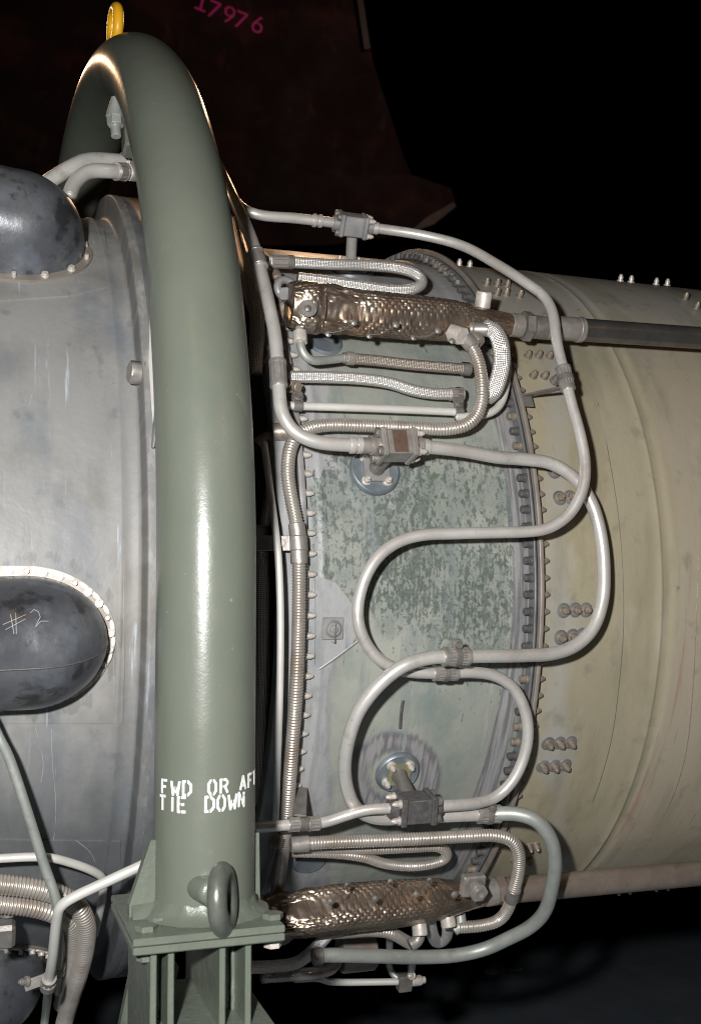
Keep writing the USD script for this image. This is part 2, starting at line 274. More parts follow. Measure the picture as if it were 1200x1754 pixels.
def sweep(C, rad, n=20, up=None, sect=None, caps=True):
    """tube along C; rad a number or an array; sect(phi) -> (a, b) unit section"""
    C = np.asarray(C, float); rad = np.broadcast_to(np.asarray(rad, float), len(C))
    T, A, B = frames(C, up)
    ph = np.linspace(0, 2 * math.pi, n + 1)
    ca, sa = (np.cos(ph), np.sin(ph)) if sect is None else sect(ph)
    P = C[:, None] + rad[:, None, None] * (ca[None, :, None] * A[:, None] + sa[None, :, None] * B[:, None])
    if caps:
        P = np.concatenate([C[:1, None] + 0 * P[:1], P, C[-1:, None] + 0 * P[-1:]], 0)
        s = np.r_[0, 0, np.cumsum(np.linalg.norm(np.diff(C, axis=0), axis=1))]; s = np.r_[s, s[-1]]
    else: s = np.r_[0, np.cumsum(np.linalg.norm(np.diff(C, axis=0), axis=1))]
    uv = np.stack(np.broadcast_arrays(s[:, None], (ph / (2 * math.pi))[None]), -1)
    g = grid(P, True, uv, flip=True)
    if caps:
        N, K = P.shape[:2]; nn = g.n.reshape(N, K, 3)
        ph_n = ca[None, :, None] * A[:, None] + sa[None, :, None] * B[:, None]
        nn[1] = ph_n[0]; nn[-2] = ph_n[-1]; nn[0] = -T[0]; nn[-1] = T[-1]
        g.n = nn.reshape(-1, 3)
    # outward check
    N, K = P.shape[:2]
    cen = np.concatenate([C[:1], C, C[-1:]], 0) if caps else C
    mid = N // 2
    if ((P[mid, :] - cen[mid]) * g.n.reshape(N, K, 3)[mid]).sum() < 0:
        g.n = -g.n; g.f = g.f[:, ::-1]
    return g
def lathe_x(prof, nth=360, th=(-math.pi, math.pi)):
    """revolve (x, r) about the engine axis; UV in metres along and around"""
    prof = np.asarray(prof, float)
    t = np.linspace(th[0], th[1], nth + 1)
    P = np.stack([prof[:, 0][:, None] + 0 * t, D - prof[:, 1][:, None] * np.cos(t), EZ + prof[:, 1][:, None] * np.sin(t)], -1)
    uv = np.stack(np.broadcast_arrays(prof[:, 0][:, None], t[None] * 0.52), -1)
    g = grid(P, th[1] - th[0] > 6.2, uv)
    N, K = P.shape[:2]
    out = (g.n.reshape(N, K, 3) * np.stack([0 * P[..., 0], P[..., 1] - D, P[..., 2] - EZ], -1)).sum()
    if out < 0: g.n = -g.n; g.f = g.f[:, ::-1]
    return g
def dense(prof, step):
    prof = np.asarray(prof, float); out = [prof[0]]
    for a, b in zip(prof[:-1], prof[1:]):
        k = max(int(np.hypot(*(b - a)) / step), 1)
        out += [a + (b - a) * j / k for j in range(1, k + 1)]
    return np.array(out)
def frame_to(z, x=None):
    z = np.asarray(z, float) / np.linalg.norm(z)
    x = V3(1, 0, 0) if x is None else np.asarray(x, float)
    if abs(x @ z) > 0.97: x = V3(0, 0, 1)
    x = x - (x @ z) * z; x /= np.linalg.norm(x)
    m = np.eye(4); m[:3, 0], m[:3, 1], m[:3, 2] = x, np.cross(z, x), z
    return m
def put(m, p, z=(0, 0, 1), x=None):
    t = frame_to(z, x); t[:3, 3] = p
    m = m.copy(); m.apply_transform(t); return m
def cat(*a): return trimesh.util.concatenate(list(a))
def cbox(sx, sy, sz, c=None):
    c = min(sx, sy, sz) * 0.12 if c is None else c
    pts = []
    for i in (-1, 1):
        for j in (-1, 1):
            for k in (-1, 1):
                pts += [(i * (sx / 2 - c), j * (sy / 2 - c), k * sz / 2), (i * (sx / 2 - c), j * sy / 2, k * (sz / 2 - c)), (i * sx / 2, j * (sy / 2 - c), k * (sz / 2 - c))]
    return trimesh.convex.convex_hull(np.array(pts))
def rev(prof, n=16):
    """solid of revolution about z from (r, z)"""
    return trimesh.creation.revolve(np.asarray(prof, float), sections=n)
def hexm(r, h, c=0.12):
    a = np.arange(6) * math.pi / 3
    pts = [(r * math.cos(t), r * math.sin(t), z) for t in a for z in (0, h * (1 - c))]
    pts += [(0.88 * r * math.cos(t + e), 0.88 * r * math.sin(t + e), h) for t in a for e in (-0.12, 0.12)]
    return trimesh.convex.convex_hull(np.array(pts))
def acorn(r, h, n=12):
    """flanged nut with a domed end"""
    return cat(rev([(0, 0), (r, 0), (r, h * .16), (0, h * .16)], n), put(hexm(r * .74, h * .55), (0, 0, h * .14)),
               rev([(0, h * .6), (r * .52, h * .6), (r * .5, h * .82), (r * .36, h * .95), (0, h)], n))
def cylm(r, h, n=16, c=0.1):
    k = min(r, h) * c
    return rev([(0, 0), (r - k, 0), (r, k), (r, h - k), (r - k, h), (0, h)], n)
def ribbed(r, h, ribs=14, d=0.08):
    """coupling nut: grooved barrel between two smooth lips"""
    ph = np.linspace(0, 2 * math.pi, ribs * 4, endpoint=False)
    rr = r * (1 - d * (np.arange(len(ph)) % 4 >= 2))
    body = trimesh.creation.extrude_polygon(Polygon(np.stack([rr * np.cos(ph), rr * np.sin(ph)], 1)), h * .74)
    body.apply_translation((0, 0, h * .13))
    return cat(body, cylm(r * 1.03, h * .15, 24), put(cylm(r * 1.03, h * .15, 24), (0, 0, h * .85)))
def torus(R, r, n=48, k=16): return trimesh.creation.torus(R, r, major_sections=n, minor_sections=k)
def patch(poly, r, h, material, parent, name, label=None, edge=0.010, wear=None):
    """raised sheet whose outline (x, s) lies on the cylinder of radius r"""
    m = trimesh.creation.extrude_polygon(poly, h + 0.004)
    m = trimesh.Trimesh(*trimesh.remesh.subdivide_to_size(m.vertices, m.faces, edge))
    v = m.vertices
    w = wrap(v[:, 0], v[:, 1], r, v[:, 2] - 0.004)
    t = trimesh.Trimesh(w, m.faces, process=False)
    if material in (FRONT, MID, REAR):
        t = trimesh.graph.smooth_shade(t, angle=math.radians(35), facet_minarea=None)
        vv, f, n = meshkit.arrays(t, True)
        g = G(vv, f, n, np.stack([vv[:, 0], np.arctan2(vv[:, 2] - EZ, D - vv[:, 1]) * 0.52], 1))
        return part(name, g, material, parent, label, wear=np.zeros((len(vv), 3)) if wear is None else wear(vv))
    return part(name, t, material, parent, label)
def pxpoly(pts, r): return Polygon([xs(a, b, r) for a, b in pts])

# ------------------------------------------------------------------ setting: floor
fl = trimesh.creation.box((30, 30, 0.1)); fl.apply_translation((2, 6, -0.05))
struct('floor', fl, FLOOR)
# ------------------------------------------------------------------ far aircraft tail in the dark
yt = 7.5
tail = thing('aircraft_tail', 'dim maroon aircraft tail with magenta numerals in the dark behind the engine', 'aircraft', aty(480, 200, yt))
def slab(pts, y, th):
    """upright sheet standing in the plane y"""
    q = [aty(a, b, y) for a, b in pts]
    m = trimesh.creation.extrude_polygon(Polygon([(p[0], p[2]) for p in q]), th)
    v = m.vertices.copy(); m.vertices = np.stack([v[:, 0], y + v[:, 2], v[:, 1]], 1)
    m.fix_normals(); return m
part('fin', slab([(-900, -260), (560, -260), (618, 10), (640, 110), (690, 265), (705, 300), (640, 420), (-900, 430)], yt, 0.12), TAIL, tail, smooth=False)
part('rudder_edge', slab([(606, -60), (622, 0), (634, 82), (624, 84), (612, 2)], yt - 0.05, 0.04), TAILE, tail, 'tan trailing edge strip of the maroon fin', smooth=False)
part('tailplane', slab([(-700, 300), (708, 300), (772, 322), (781, 352), (745, 386), (700, 400), (560, 420), (-700, 420)], yt - 0.3, 0.1), TAIL, tail, smooth=False)
part('wing_tip', slab([(742, 384), (781, 353), (776, 346), (730, 372), (700, 398)], yt - 0.34, 0.03), TAILE, tail, 'tan worn tip of the tailplane', smooth=False)
for i, (ch, cx_, cy_) in enumerate([('1', 345, 12), ('7', 366, 24), ('9', 392, 33), ('7', 412, 42), ('6', 441, 50)]):
    t = meshkit.text_mesh(ch, 0.118, 0.01, bold=False)
    t.apply_translation(-t.bounds.mean(0))
    R = trimesh.transformations.rotation_matrix(math.radians(90), (1, 0, 0)); t.apply_transform(R)
    t.apply_transform(trimesh.transformations.rotation_matrix(math.radians(14), (0, 1, 0)))
    t.apply_translation(aty(cx_, cy_ - 8, yt - 0.006)); part('numeral', t, DIGIT, tail, smooth=False)

# ------------------------------------------------------------------ jet engine
eng = thing('jet_engine', 'grey and green jet engine section wrapped in bent pipes, steel hoses and foil wrapped cylinders', 'jet engine', (0.6, D, 0))
RF, RM, RR = 0.531, 0.513, 0.515
XF0, XF1, XRM = X_at(-420, RF), X_at(207, RF), X_at(242, RF)
prof = [(XF0, RF), (XF1 - .006, RF), (XF1 - .002, RF + .0025), (XF1 + .002, RF + .0025), (XF1 + .006, RF), (XRM - .010, RF), (XRM - .004, RF + .0008), (XRM - .0008, RF + .003), (XRM, RF + .007), (XRM + .001, .5655), (XRM + .003, .567), (XRM + .012, .567)]
def front_wear(v):
    px, py = project(v)
    r = np.exp(-((px - 222) / 18)**2) * .8 + np.exp(-((px - 165) / 26)**2) * .45
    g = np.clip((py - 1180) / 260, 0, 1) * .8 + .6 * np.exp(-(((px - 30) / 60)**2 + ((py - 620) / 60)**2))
    d = np.hypot((px - 70) / 1.0, (py - 1090)); b = np.exp(-((d - 135) / 22)**2) * .7 + .8 * np.clip((v[:, 0] - XRM + .003) / .003, 0, 1)
    return np.clip(np.stack([r, g, b], 1), 0, 1)
pf = np.vstack([dense(prof[:2], .012), dense(prof[1:], .006)[1:]])
g = lathe_x(pf, 420)
fc = part('front_casing', g, FRONT, eng, 'plain grey weathered casing left of the green hoop', wear=front_wear(g.v))
part('casing_rim', lathe_x([(XRM + .0122, .5662), (XRM + .040, .5662), (XRM + .041, .47)], 360), DRING, fc)
p = patch(pxpoly([(-300, 932), (212, 930), (210, 1238), (-300, 1240)], RF), RF, .0022, FRONT, fc, 'doubler_plate', wear=front_wear)
p = patch(pxpoly([(-300, 540), (120, 508), (185, 492), (178, 395), (150, 380), (-300, 380)], RF), RF, .0022, FRONT, fc, 'doubler_plate', wear=front_wear)
p = patch(pxpoly([(-300, 1432), (206, 1440), (200, 1700), (-300, 1720)], RF), RF, .0022, FRONT, fc, 'doubler_plate', wear=front_wear)
# inner casing behind the hoop and its darker fittings
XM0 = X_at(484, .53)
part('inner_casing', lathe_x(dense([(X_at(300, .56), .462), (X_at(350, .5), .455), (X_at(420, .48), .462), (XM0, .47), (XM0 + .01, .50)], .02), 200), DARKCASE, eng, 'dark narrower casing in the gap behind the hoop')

# middle casing
XFL = X_at(930, .536)
XL = X_at(517, .516)
def mid_wear(v):
    px, py = project(v)
    front = v[:, 1] < D
    e = lambda cx, cy, rx, ry: np.exp(-(((px - cx) / rx)**2 + ((py - cy) / ry)**2))
    r = np.clip(.60 * e(750, 830, 190, 110) + .45 * e(720, 970, 160, 110) + .32 * e(860, 970, 70, 170) + .60 * e(590, 900, 60, 160) + .34 * e(770, 1150, 180, 140), 0, .53) + .34 * (meshkit.fbm(v * V3(16, 10, 10), 4, 3) - .5) * np.exp(-((py - 930) / 260)**2)
    ring2 = np.exp(-((np.hypot(px - 640, (py - 806) * 1.15) - 66) / 26)**2)
    ring3 = np.exp(-((np.hypot(px - 676, (py - 1330) * 1.05) - 62) / 26)**2)
    gg = np.clip((580 - px) / 26, 0, 1) * .8 + np.clip((620 - py) / 90, 0, 1) * .75 + ring2 + .75 * ring3 + .6 * e(590, 1070, 40, 70)
    b = 1.0 * np.exp(-((px - (905 - ((py - 985) / 620)**2 * 190)) / 17)**2) * (py > 560) + .8 * np.exp(-((px - (884 - ((py - 985) / 620)**2 * 180)) / 8)**2) * (py > 560) + 1.0 * ring3 + .5 * e(640, 740, 130, 26) + .35 * e(700, 1420, 200, 40)
    gg = gg + .5 * np.exp(-((px - (895 - ((py - 985) / 620)**2 * 185)) / 26)**2)
    return np.clip(np.stack([r, gg, b], 1) * front[:, None], 0, 1)
pm = dense([(XM0, .498), (XM0, .515), (XL - .006, .5155), (XL - .003, .513), (X_at(548, RM), RM), (X_at(551, RM), RM + .0016), (X_at(556, RM), RM + .0016), (X_at(560, RM), RM), (X_at(872, RM), RM), (X_at(878, RM), RM + .0015), (X_at(902, RM), RM + .0015), (X_at(908, RM), RM - .001), (XFL - .001, RM - .001)], .004)
g = lathe_x(pm, 560)
mc = part('middle_casing', g, MID, eng, 'mottled green grey casing behind the looping pipes', wear=mid_wear(g.v))
# left flange lip with a ring of nuts
part('flange_lip', lathe_x([(XL - .004, .50), (XL - .004, .527), (XL - .003, .5285), (XL + .003, .5285), (XL + .004, .527), (XL + .004, .50)], 300), BOSSG, mc)
dth = 0.0455
a_n = acorn(.0052, .0125, 10)
for k in range(-27, 30):
    th = k * dth + .012
    q = V3(XL + .004, D - .5195 * math.cos(th), EZ + .5195 * math.sin(th))
    part('nut', put(a_n, q, (1, 0, 0), (0, 0, 1)), NUT, mc)
# right flange: thin ring, dark bolt heads on its left and domed nuts on its right
rf = part('flange_ring', lathe_x([(XFL - .0028, .50), (XFL - .0028, .5335), (XFL - .002, .5345), (XFL + .002, .5345), (XFL + .0028, .5335), (XFL + .0028, .50)], 420), RING, eng, 'thin brown flange ring with a row of nuts')
part('flange_backing', lathe_x([(XFL - .0075, .50), (XFL - .0075, .527), (XFL - .0065, .528), (XFL - .0029, .528), (XFL - .0029, .50)], 420), DRING, rf)
a_n = acorn(.0060, .0135, 12); a_b = cat(cylm(.0048, .0105, 12), cylm(.0060, .003, 12))
dth = 0.0402
for k in range(-30, 34):
    th = k * dth + .005 + rng.normal(0, .0008)
    q = V3(0, D - .5215 * math.cos(th), EZ + .5215 * math.sin(th))
    part('nut', put(a_n, q + V3(XFL + .0028, 0, 0), (1, 0, 0), (0, 0, 1)), NUTB, rf)
    part('bolt', put(a_b, q + V3(XFL - .0075, 0, 0), (-1, 0, 0), (0, 0, 1)), DNUT if rng.random() < .75 else NUTB, rf)

# rear casing
def rear_wear(v):
    px, py = project(v)
    edge = 1146 - ((py - 985) / 520)**2 * 150
    r = np.clip((px - edge - 6) / 14, 0, 1)
    gg = np.clip((640 - py) / 120, 0, 1) * .9 + .7 * np.exp(-((px - 955) / 24)**2)
    b = np.exp(-((px - edge - 26) / 24)**2) * np.clip((py - 780) / 200, 0, 1) + .35 * np.exp(-((px - edge - 60) / 20)**2)
    for cx_, cy_ in ((983, 1045), (972, 1090), (955, 1272), (945, 1311)): gg = gg + .55 * np.exp(-(((px - cx_) / 42)**2 + ((py - cy_) / 19)**2))
    return np.clip(np.stack([r, gg, b], 1), 0, 1)
def crack(px): return X_at(px, RR)
xr = [X_at(1126, RR), X_at(1130, RR), X_at(1134, RR), X_at(1137, RR), X_at(1149, RR), X_at(1151, RR)]
pr = dense([(XFL + .0035, .50), (XFL + .0035, RR), (xr[0], RR), (xr[1], RR + .0016), (xr[2], RR + .0016), (xr[3], RR - .0008), (xr[4], RR - .0008), (xr[5], RR + .0010), (X_at(1700, .51), .509)], .008)
g = lathe_x(pr, 460)
rc = part('rear_casing', g, REAR, eng, 'khaki brown casing right of the flange ring', wear=rear_wear(g.v))
# hairline seams along the rear casing
def seam(pts, r, rad, m, parent, name, label=None):
    C = spline([cyl(a, b, r) for a, b in pts], .006)
    return part(name, sweep(C, rad, 6), m, parent, label)
seam([(1024, 690), (1042, 780), (1058, 880), (1066, 980), (1067, 1080), (1060, 1170), (1046, 1270), (1020, 1360), (985, 1440)], RR, .0005, DNUT, rc, 'seam')
seam([(1196, 950), (1192, 1060), (1186, 1180), (1174, 1290), (1150, 1370), (1110, 1440)], RR + .001, .0005, NUTB, rc, 'seam')
a_r = acorn(.0068, .0130, 12); a_s = acorn(.0058, .0120, 12)
gw = rev([(0, 0), (.0098, 0), (.0092, .0010), (.0072, .0016), (0, .0016)], 20)
def radial_nut(px, py, r=RR, big=True, m=NUTB, z=None, parent=rc):
    p = cyl(px, py, r); n = radial(p)
    if big: part('sealed_washer', put(gw, p - n * .0004, n), DRING, parent)
    return part('nut', put(a_r if big else a_s, p - n * .0003, n + V3(*rng.normal(0, .03, 3))), m, parent)
for px, py in [(965, 1046), (985, 1045), (1003, 1045), (960, 1092), (980, 1090), (997, 1088), (938, 1274), (957, 1273), (976, 1272), (929, 1313), (948, 1312), (967, 1311), (958, 853), (976, 852), (948, 808), (966, 806)]: radial_nut(px, py)
for px, py in [(903, 611), (921, 611), (940, 612), (912, 645), (931, 646), (833, 488), (851, 489), (868, 490), (850, 505), (866, 505), (889, 508), (880, 1474), (904, 1472), (917, 1447), (905, 1449), (1173, 512), (1192, 528)]: radial_nut(px, py, big=False, m=NUTB)
def edge_nut(px, top):
    x = X_at(px, RR, 993) # stands on the crest, seen against the dark
    y0 = 460 if top else 1540
    for py in (np.arange(400, 560, .5) if top else np.arange(1580, 1420, -.5)):
        d = ray(px, py); a = d[1]**2 + d[2]**2; b = -D * d[1]; c = D * D - RR * RR
        if b * b - a * c > 0: break
    p = cyl(px, py, RR); n = radial(p)
    part('nut', put(a_s, p - n * .001, n), NUT, rc)
for px in (786, 804, 1062, 1080, 1123, 1142): edge_nut(px, True)
for px in (1058, 1077, 1122, 1142): edge_nut(px, False)

# strap of the flange over the crest, seen from its edge
tooth = cbox(.006, .010, .009, .001)
for k in range(26):
    th = 0.93 + k * .0235
    q = V3(XFL - .013, D - .524 * math.cos(th), EZ + .524 * math.sin(th))
    part('flange_tooth', put(tooth, q, V3(0, -math.cos(th), math.sin(th)), (1, 0, 0)), DRING if k % 2 else BOSSG, rf)

# ---- air ducts on the front casing
def duct(th0, tip, label, bolt_step=.0168, L=.085, W=.066, H=.105, seam_line=False):
    """elbow duct rising from an oval flange: a long dome, its closed end to the right"""
    s0 = th0 * RF
    x1 = tip - L
    U = np.r_[np.linspace(-1.5, 0, 30)[:-1], np.sin(np.linspace(0, math.pi / 2, 26))]
    ph = np.linspace(0, math.pi, 41)
    P = np.zeros((len(U), len(ph), 3))
    for i, u in enumerate(U):
        k = math.sqrt(max(1 - max(u, 0)**2, 1e-6)); x = x1 + u * L if u > 0 else x1 + u * .16
        rise = H * k**.8 * (1 + .22 * max(-u, 0))
        w = W * k * (1 - .06 * max(-u, 0))
        c, s = np.cos(ph), np.sin(ph)
        P[i] = wrap(np.full(len(ph), x), s0 + w * c, RF, rise * np.abs(s)**.85 + .001)
    g = grid(P, False)
    nn = g.n.reshape(P.shape)
    if (nn[30, 20] * radial(P[30, 20])).sum() < 0: g.n = -g.n; g.f = g.f[:, ::-1]
    d = part('air_duct', g, DUCT, eng, label)
    # flange ring round its foot, with pads and bolts
    W2, L2 = W + .010, L + .010
    t = np.linspace(-math.pi / 2, math.pi / 2, 81)
    ox, os_ = np.cos(t) * L2, np.sin(t) * W2
    inner = Polygon(np.vstack([np.stack([np.cos(t) * (L2 - .011) + x1, np.sin(t) * (W2 - .011) + s0], 1), [(x1 - .24, s0 + W2 - .011), (x1 - .24, s0 - W2 + .011)]]))
    outer = Polygon(np.vstack([np.stack([ox + x1, os_ + s0], 1), [(x1 - .23, s0 + W2), (x1 - .23, s0 - W2)]]))
    fl_ = patch(outer.difference(inner.buffer(-.0001)), RF, .006, RING, d, 'duct_flange', edge=.006)
    pad = cylm(.0068, .0030, 16)
    step = bolt_step; arc = 0; prev = None; k = 0
    tt = np.linspace(-math.pi / 2 - 1.2, math.pi / 2 + 1.2, 900)
    for a in tt:
        if abs(a) <= math.pi / 2: X, S = x1 + math.cos(a) * (L2 - .0055), s0 + math.sin(a) * (W2 - .0055)
        else: X, S = x1 - (abs(a) - math.pi / 2) * .09, s0 + math.copysign(W2 - .0055, a)
        if prev is not None: arc += math.hypot(X - prev[0], S - prev[1])
        prev = (X, S)
        if arc >= step:
            arc = 0; k += 1
            q = wrap(X, S, RF, .006); n = radial(q)
            part('bolt', put(cat(cylm(.0040, .0055, 12), cylm(.0050, .0022, 12)) if k % 3 else cylm(.0028, .006, 10), q, n), NUT, d)
            if abs(a) <= math.pi / 2 and step < .02:
                a2 = a + .5 * step / math.hypot(L2 * math.sin(a), W2 * math.cos(a))
                X, S = x1 + math.cos(a2) * (L2 - .0028), s0 + math.sin(a2) * (W2 - .0028)
                q = wrap(X, S, RF, .0055); n = radial(q); tg = wrap(X - math.sin(a2) * L2 * .01, S + math.cos(a2) * W2 * .01, RF, .0055) - q
                sc = cylm(.0030, .0024, 14); sc.apply_scale((1.9, .85, 1)); part('flange_pad', put(sc, q, n, tg), PIPEL, d)
    if seam_line:
        C = np.array([P[i, 22] + .0004 * radial(P[i, 22]) for i in range(len(U) - 1)])
        part('weld_seam', sweep(spline(C[::2], .004), .0011, 8), DRING if False else DNUT, d)
    return d, P
tip2 = X_at(183, RF)
th2 = theta(cyl(150, 1092, RF))
d2, P2 = duct(th2, tip2, 'dark air duct with a weld seam and number two scratched on it', seam_line=True)
duct(th2 + math.radians(55.5), X_at(150, RF, 430) - .006, 'mottled dark air duct at the upper left', H=.098, bolt_step=.036)
duct(th2 - math.radians(57.5), tip2 - .035, 'bluish dark air duct at the lower left', H=.10)
# '#2' scratched into the duct: thin raised hairlines following the surface
tri2 = trimesh.Trimesh(P2.reshape(-1, 3), grid(P2, False).f, process=False)
def scratch(pts, name, parent, m=SCRATCH, rad=.00035):
    o, dr = [], []
    for a, b in zip(pts[:-1], pts[1:]):
        for t in np.linspace(0, 1, 6): o.append(EYE); dr.append(ray(a[0] + (b[0] - a[0]) * t, a[1] + (b[1] - a[1]) * t))
    loc, ri, _ = tri2.ray.intersects_location(np.array(o), np.array(dr), multiple_hits=False)
    loc = loc[np.argsort(ri)]
    if len(loc) > 2:
        keep = np.r_[True, np.linalg.norm(np.diff(loc, axis=0), axis=1) > 1e-5]
        part(name, sweep(loc[keep], rad, 6), m, parent)
for s_ in ([(18, 1052), (24, 1086)], [(27, 1050), (28, 1086)], [(5, 1070), (44, 1053)], [(9, 1079), (44, 1060)], [(52, 1050), (58, 1044), (66, 1048), (69, 1057), (60, 1075), (70, 1064), (83, 1064)]):
    scratch(s_, 'scratched_mark', d2)
# fine scratches on the casing
for pts in ([(78, 560), (64, 650), (52, 685), (40, 800)], [(165, 550), (150, 650)], [(133, 957), (126, 975)], [(165, 995), (190, 962)], [(178, 940), (162, 975)], [(60, 1245), (75, 1310), (70, 1340)], [(88, 1250), (90, 1310), (96, 1380), (92, 1440)], [(130, 1440), (155, 1460), (170, 1500)], [(212, 880), (208, 1000), (205, 1150)]):
    seam(pts, RF + .0022 if 935 < pts[0][1] < 1235 or pts[0][1] > 1435 else RF, .00035, SCRATCH, fc, 'scratch')

# ---- clip and hex bolt between casing and hoop
bk = part('sheet_bracket', cat(*[put(cbox(.0025, .026, .05, .001), cyl(a, b, .571), radial(cyl(a, b, .571)) * 0 + V3(0.1, 0, 1)) for a, b in ((264, 530), (264, 730))]), BOSSG, eng)
hb = cyl(250, 640, .552); hb[0] = XRM + .003
part('hex_bolt', cat(put(hexm(.0135, .015), hb, (-1, -.15, .05)), put(cylm(.016, .002, 24), hb, (-1, -.15, .05))), STEEL, bk)

patch(pxpoly([(257, 498), (266, 540), (270, 600), (264, 622), (264, 668), (271, 690), (271, 762), (267, 778), (259, 700), (254, 620)], .569), .5675, .003, PIPEL, eng, 'sheet_clip', 'pale sheet clip pressed between casing rim and hoop')

# ------------------------------------------------------------------ pipes and hoses
class Path:
    def __init__(s, pts, step=.004):
        """pts: (px, py, r) on the cylinder of radius r, or a 3-D point"""
        s.C = spline([cyl(*q) if len(q) == 3 and not isinstance(q, np.ndarray) else np.asarray(q) for q in pts], step)
    def near(s, px, py):
        X, Y = project(s.C); i = int(np.argmin((X - px)**2 + (Y - py)**2)); i = min(max(i, 1), len(s.C) - 2)
        t = s.C[i + 1] - s.C[i - 1]; return s.C[i], t / np.linalg.norm(t)
def pipe(name, pts, rad, m, label=None, parent=eng, n=20):
    P = Path(pts); P.path = part(name, sweep(P.C, rad, n), m, parent, label); P.r = rad; return P
def convoluted(name, pts, rad, m=HOSE, label=None, pitch=.0034, depth=.12, parent=eng):
    P = Path(pts, .004)
    L = np.linalg.norm(np.diff(P.C, axis=0), axis=1).sum()
    s0 = np.r_[0, np.cumsum(np.linalg.norm(np.diff(P.C, axis=0), axis=1))]
    k = max(int(L / pitch), 4) * 5
    u = np.linspace(0, L, k + 1)
    C = np.stack([np.interp(u, s0, P.C[:, j]) for j in range(3)], 1)
    rr = rad * (1 - depth * np.array([0, .15, 1, 1, .15])[np.arange(k + 1) % 5])
    P.path = part(name, sweep(C, rr, 16), m, parent, label); P.r = rad; return P
def braided(name, pts, rad, m=BRAID, label=None, flat=None, up=None, parent=eng):
    P = Path(pts)
    P.path = part(name, sweep(P.C, rad, 24, up=up, sect=None if flat is None else (lambda ph: (np.cos(ph), flat * np.sin(ph)))), m, parent, label); P.r = rad; return P
def fit(P, px, py, mesh, m, name, along=0.0, label=None, x=None):
    c, t = P.near(px, py)
    return part(name, put(mesh, c + t * along, t, x), m, P.path, label)
def coupling(P, px, py, L, r, m=STEEL, clamp=True, ribs=16, bands=True):
    c, t = P.near(px, py)
    g = ribbed(r, L, ribs); g.apply_translation((0, 0, -L / 2))
    part('coupling_nut', put(g, c, t), m, P.path)
    if bands:
        b = cylm(r * 1.10, L * .24, 28); b.apply_translation((0, 0, -L * .12))
        part('clamp_band', put(b, c, t), DSTEEL, P.path)
    if clamp:
        n = radial(c); s_ = np.cross(t, n)
        q = c + s_ * (r * 1.35) * (1 if s_[2] > 0 else -1) + n * r * .3
        part('clamp_screw', cat(put(cbox(.010, .012, .004, .0008), q - n * .004, n, t), put(hexm(.0042, .006), q, n), put(cylm(.0058, .0015, 16), q - n * .001, n)), DSTEEL, P.path)

pA = pipe('bent_pipe', [(348, 262, .60), (374, 300, .60), (400, 340, .59), (425, 362, .59), (450, 369, .588), (500, 373, .588), (545, 378, .588), (572, 381, .588), (640, 390, .588), (720, 402, .59), (790, 420, .595), (850, 452, .60), (900, 484, .605), (930, 506, .608), (946, 535, .608), (953, 585, .604), (966, 640, .60), (978, 690, .597), (992, 740, .597), (1000, 780, .597), (1001, 820, .597), (992, 852, .595), (972, 883, .59), (938, 905, .585), (900, 911, .58), (860, 912, .578), (780, 914, .575), (720, 917, .573), (680, 929, .572), (648, 953, .572), (625, 990, .571), (613, 1035, .57), (614, 1070, .57), (628, 1105, .567), (652, 1132, .564), (690, 1149, .562), (730, 1153, .562), (765, 1153, .562), (810, 1152, .562), (848, 1158, .563), (878, 1178, .565), (898, 1215, .568), (904, 1258, .57), (896, 1300, .574), (876, 1340, .578), (848, 1366, .582), (815, 1376, .586), (770, 1380, .588), (735, 1382, .588), (705, 1384, .588)], .0068, PIPE,
          'slim grey pipe snaking from the top valve block down to the lower one')
pB = pipe('bent_pipe', [(350, 240, .60), (376, 290, .60), (402, 345, .598), (434, 420, .595), (448, 470, .592), (460, 520, .59), (470, 570, .588), (475, 620, .587), (478, 670, .586), (483, 708, .586), (502, 738, .585), (535, 755, .584), (575, 761, .583), (640, 763, .582), (720, 765, .58), (790, 772, .576), (850, 783, .572), (900, 787, .568), (944, 794, .565), (985, 820, .563), (1012, 860, .562), (1028, 915, .563), (1034, 975, .566), (1031, 1030, .57), (1015, 1076, .575), (985, 1106, .58), (945, 1120, .586), (900, 1123, .59), (830, 1124, .594), (780, 1125, .596), (735, 1127, .596), (690, 1141, .596), (650, 1172, .593), (615, 1217, .587), (597, 1265, .582), (590, 1310, .577), (594, 1350, .574), (610, 1385, .572), (640, 1401, .571), (690, 1402, .571), (760, 1398, .574), (842, 1395, .579)], .0078, PIPE,
          'thick grey pipe looping twice round the middle casing')
pB2 = pipe('bent_pipe', [(842, 1395, .579), (880, 1394, .590), (915, 1404, .602), (940, 1432, .612), (950, 1470, .618), (945, 1520, .622), (930, 1566, .624), (905, 1590, .624), (870, 1608, .622), (830, 1626, .622), (780, 1637, .622), (710, 1640, .62), (630, 1638, .62), (560, 1637, .62), (535, 1640, .62)], .0088, PIPEG,
          'green grey bent pipe passing in front of the lower rod and under the engine')
pC = pipe('thin_pipe', [(395, 1421, .585), (440, 1418, .585), (500, 1413, .585), (555, 1409, .583), (590, 1398, .583), (625, 1388, .585), (665, 1385, .588), (690, 1384, .588)], .0062, PIPE, 'thin pipe entering the lower valve block from the left')
pD = pipe('thin_pipe', [(470, 693, .545), (505, 695, .545), (600, 698, .545), (700, 702, .545), (790, 706, .545)], .0049, PIPEL, 'straight thin pipe below the braided hoses')
pE = pipe('thin_pipe', [(856, 548, .565), (865, 580, .56), (868, 620, .553), (867, 655, .548), (858, 690, .545), (842, 706, .545), (815, 712, .545), (780, 714, .545)], .0050, PIPEL, 'thin cream pipe curving down behind the flat braid')
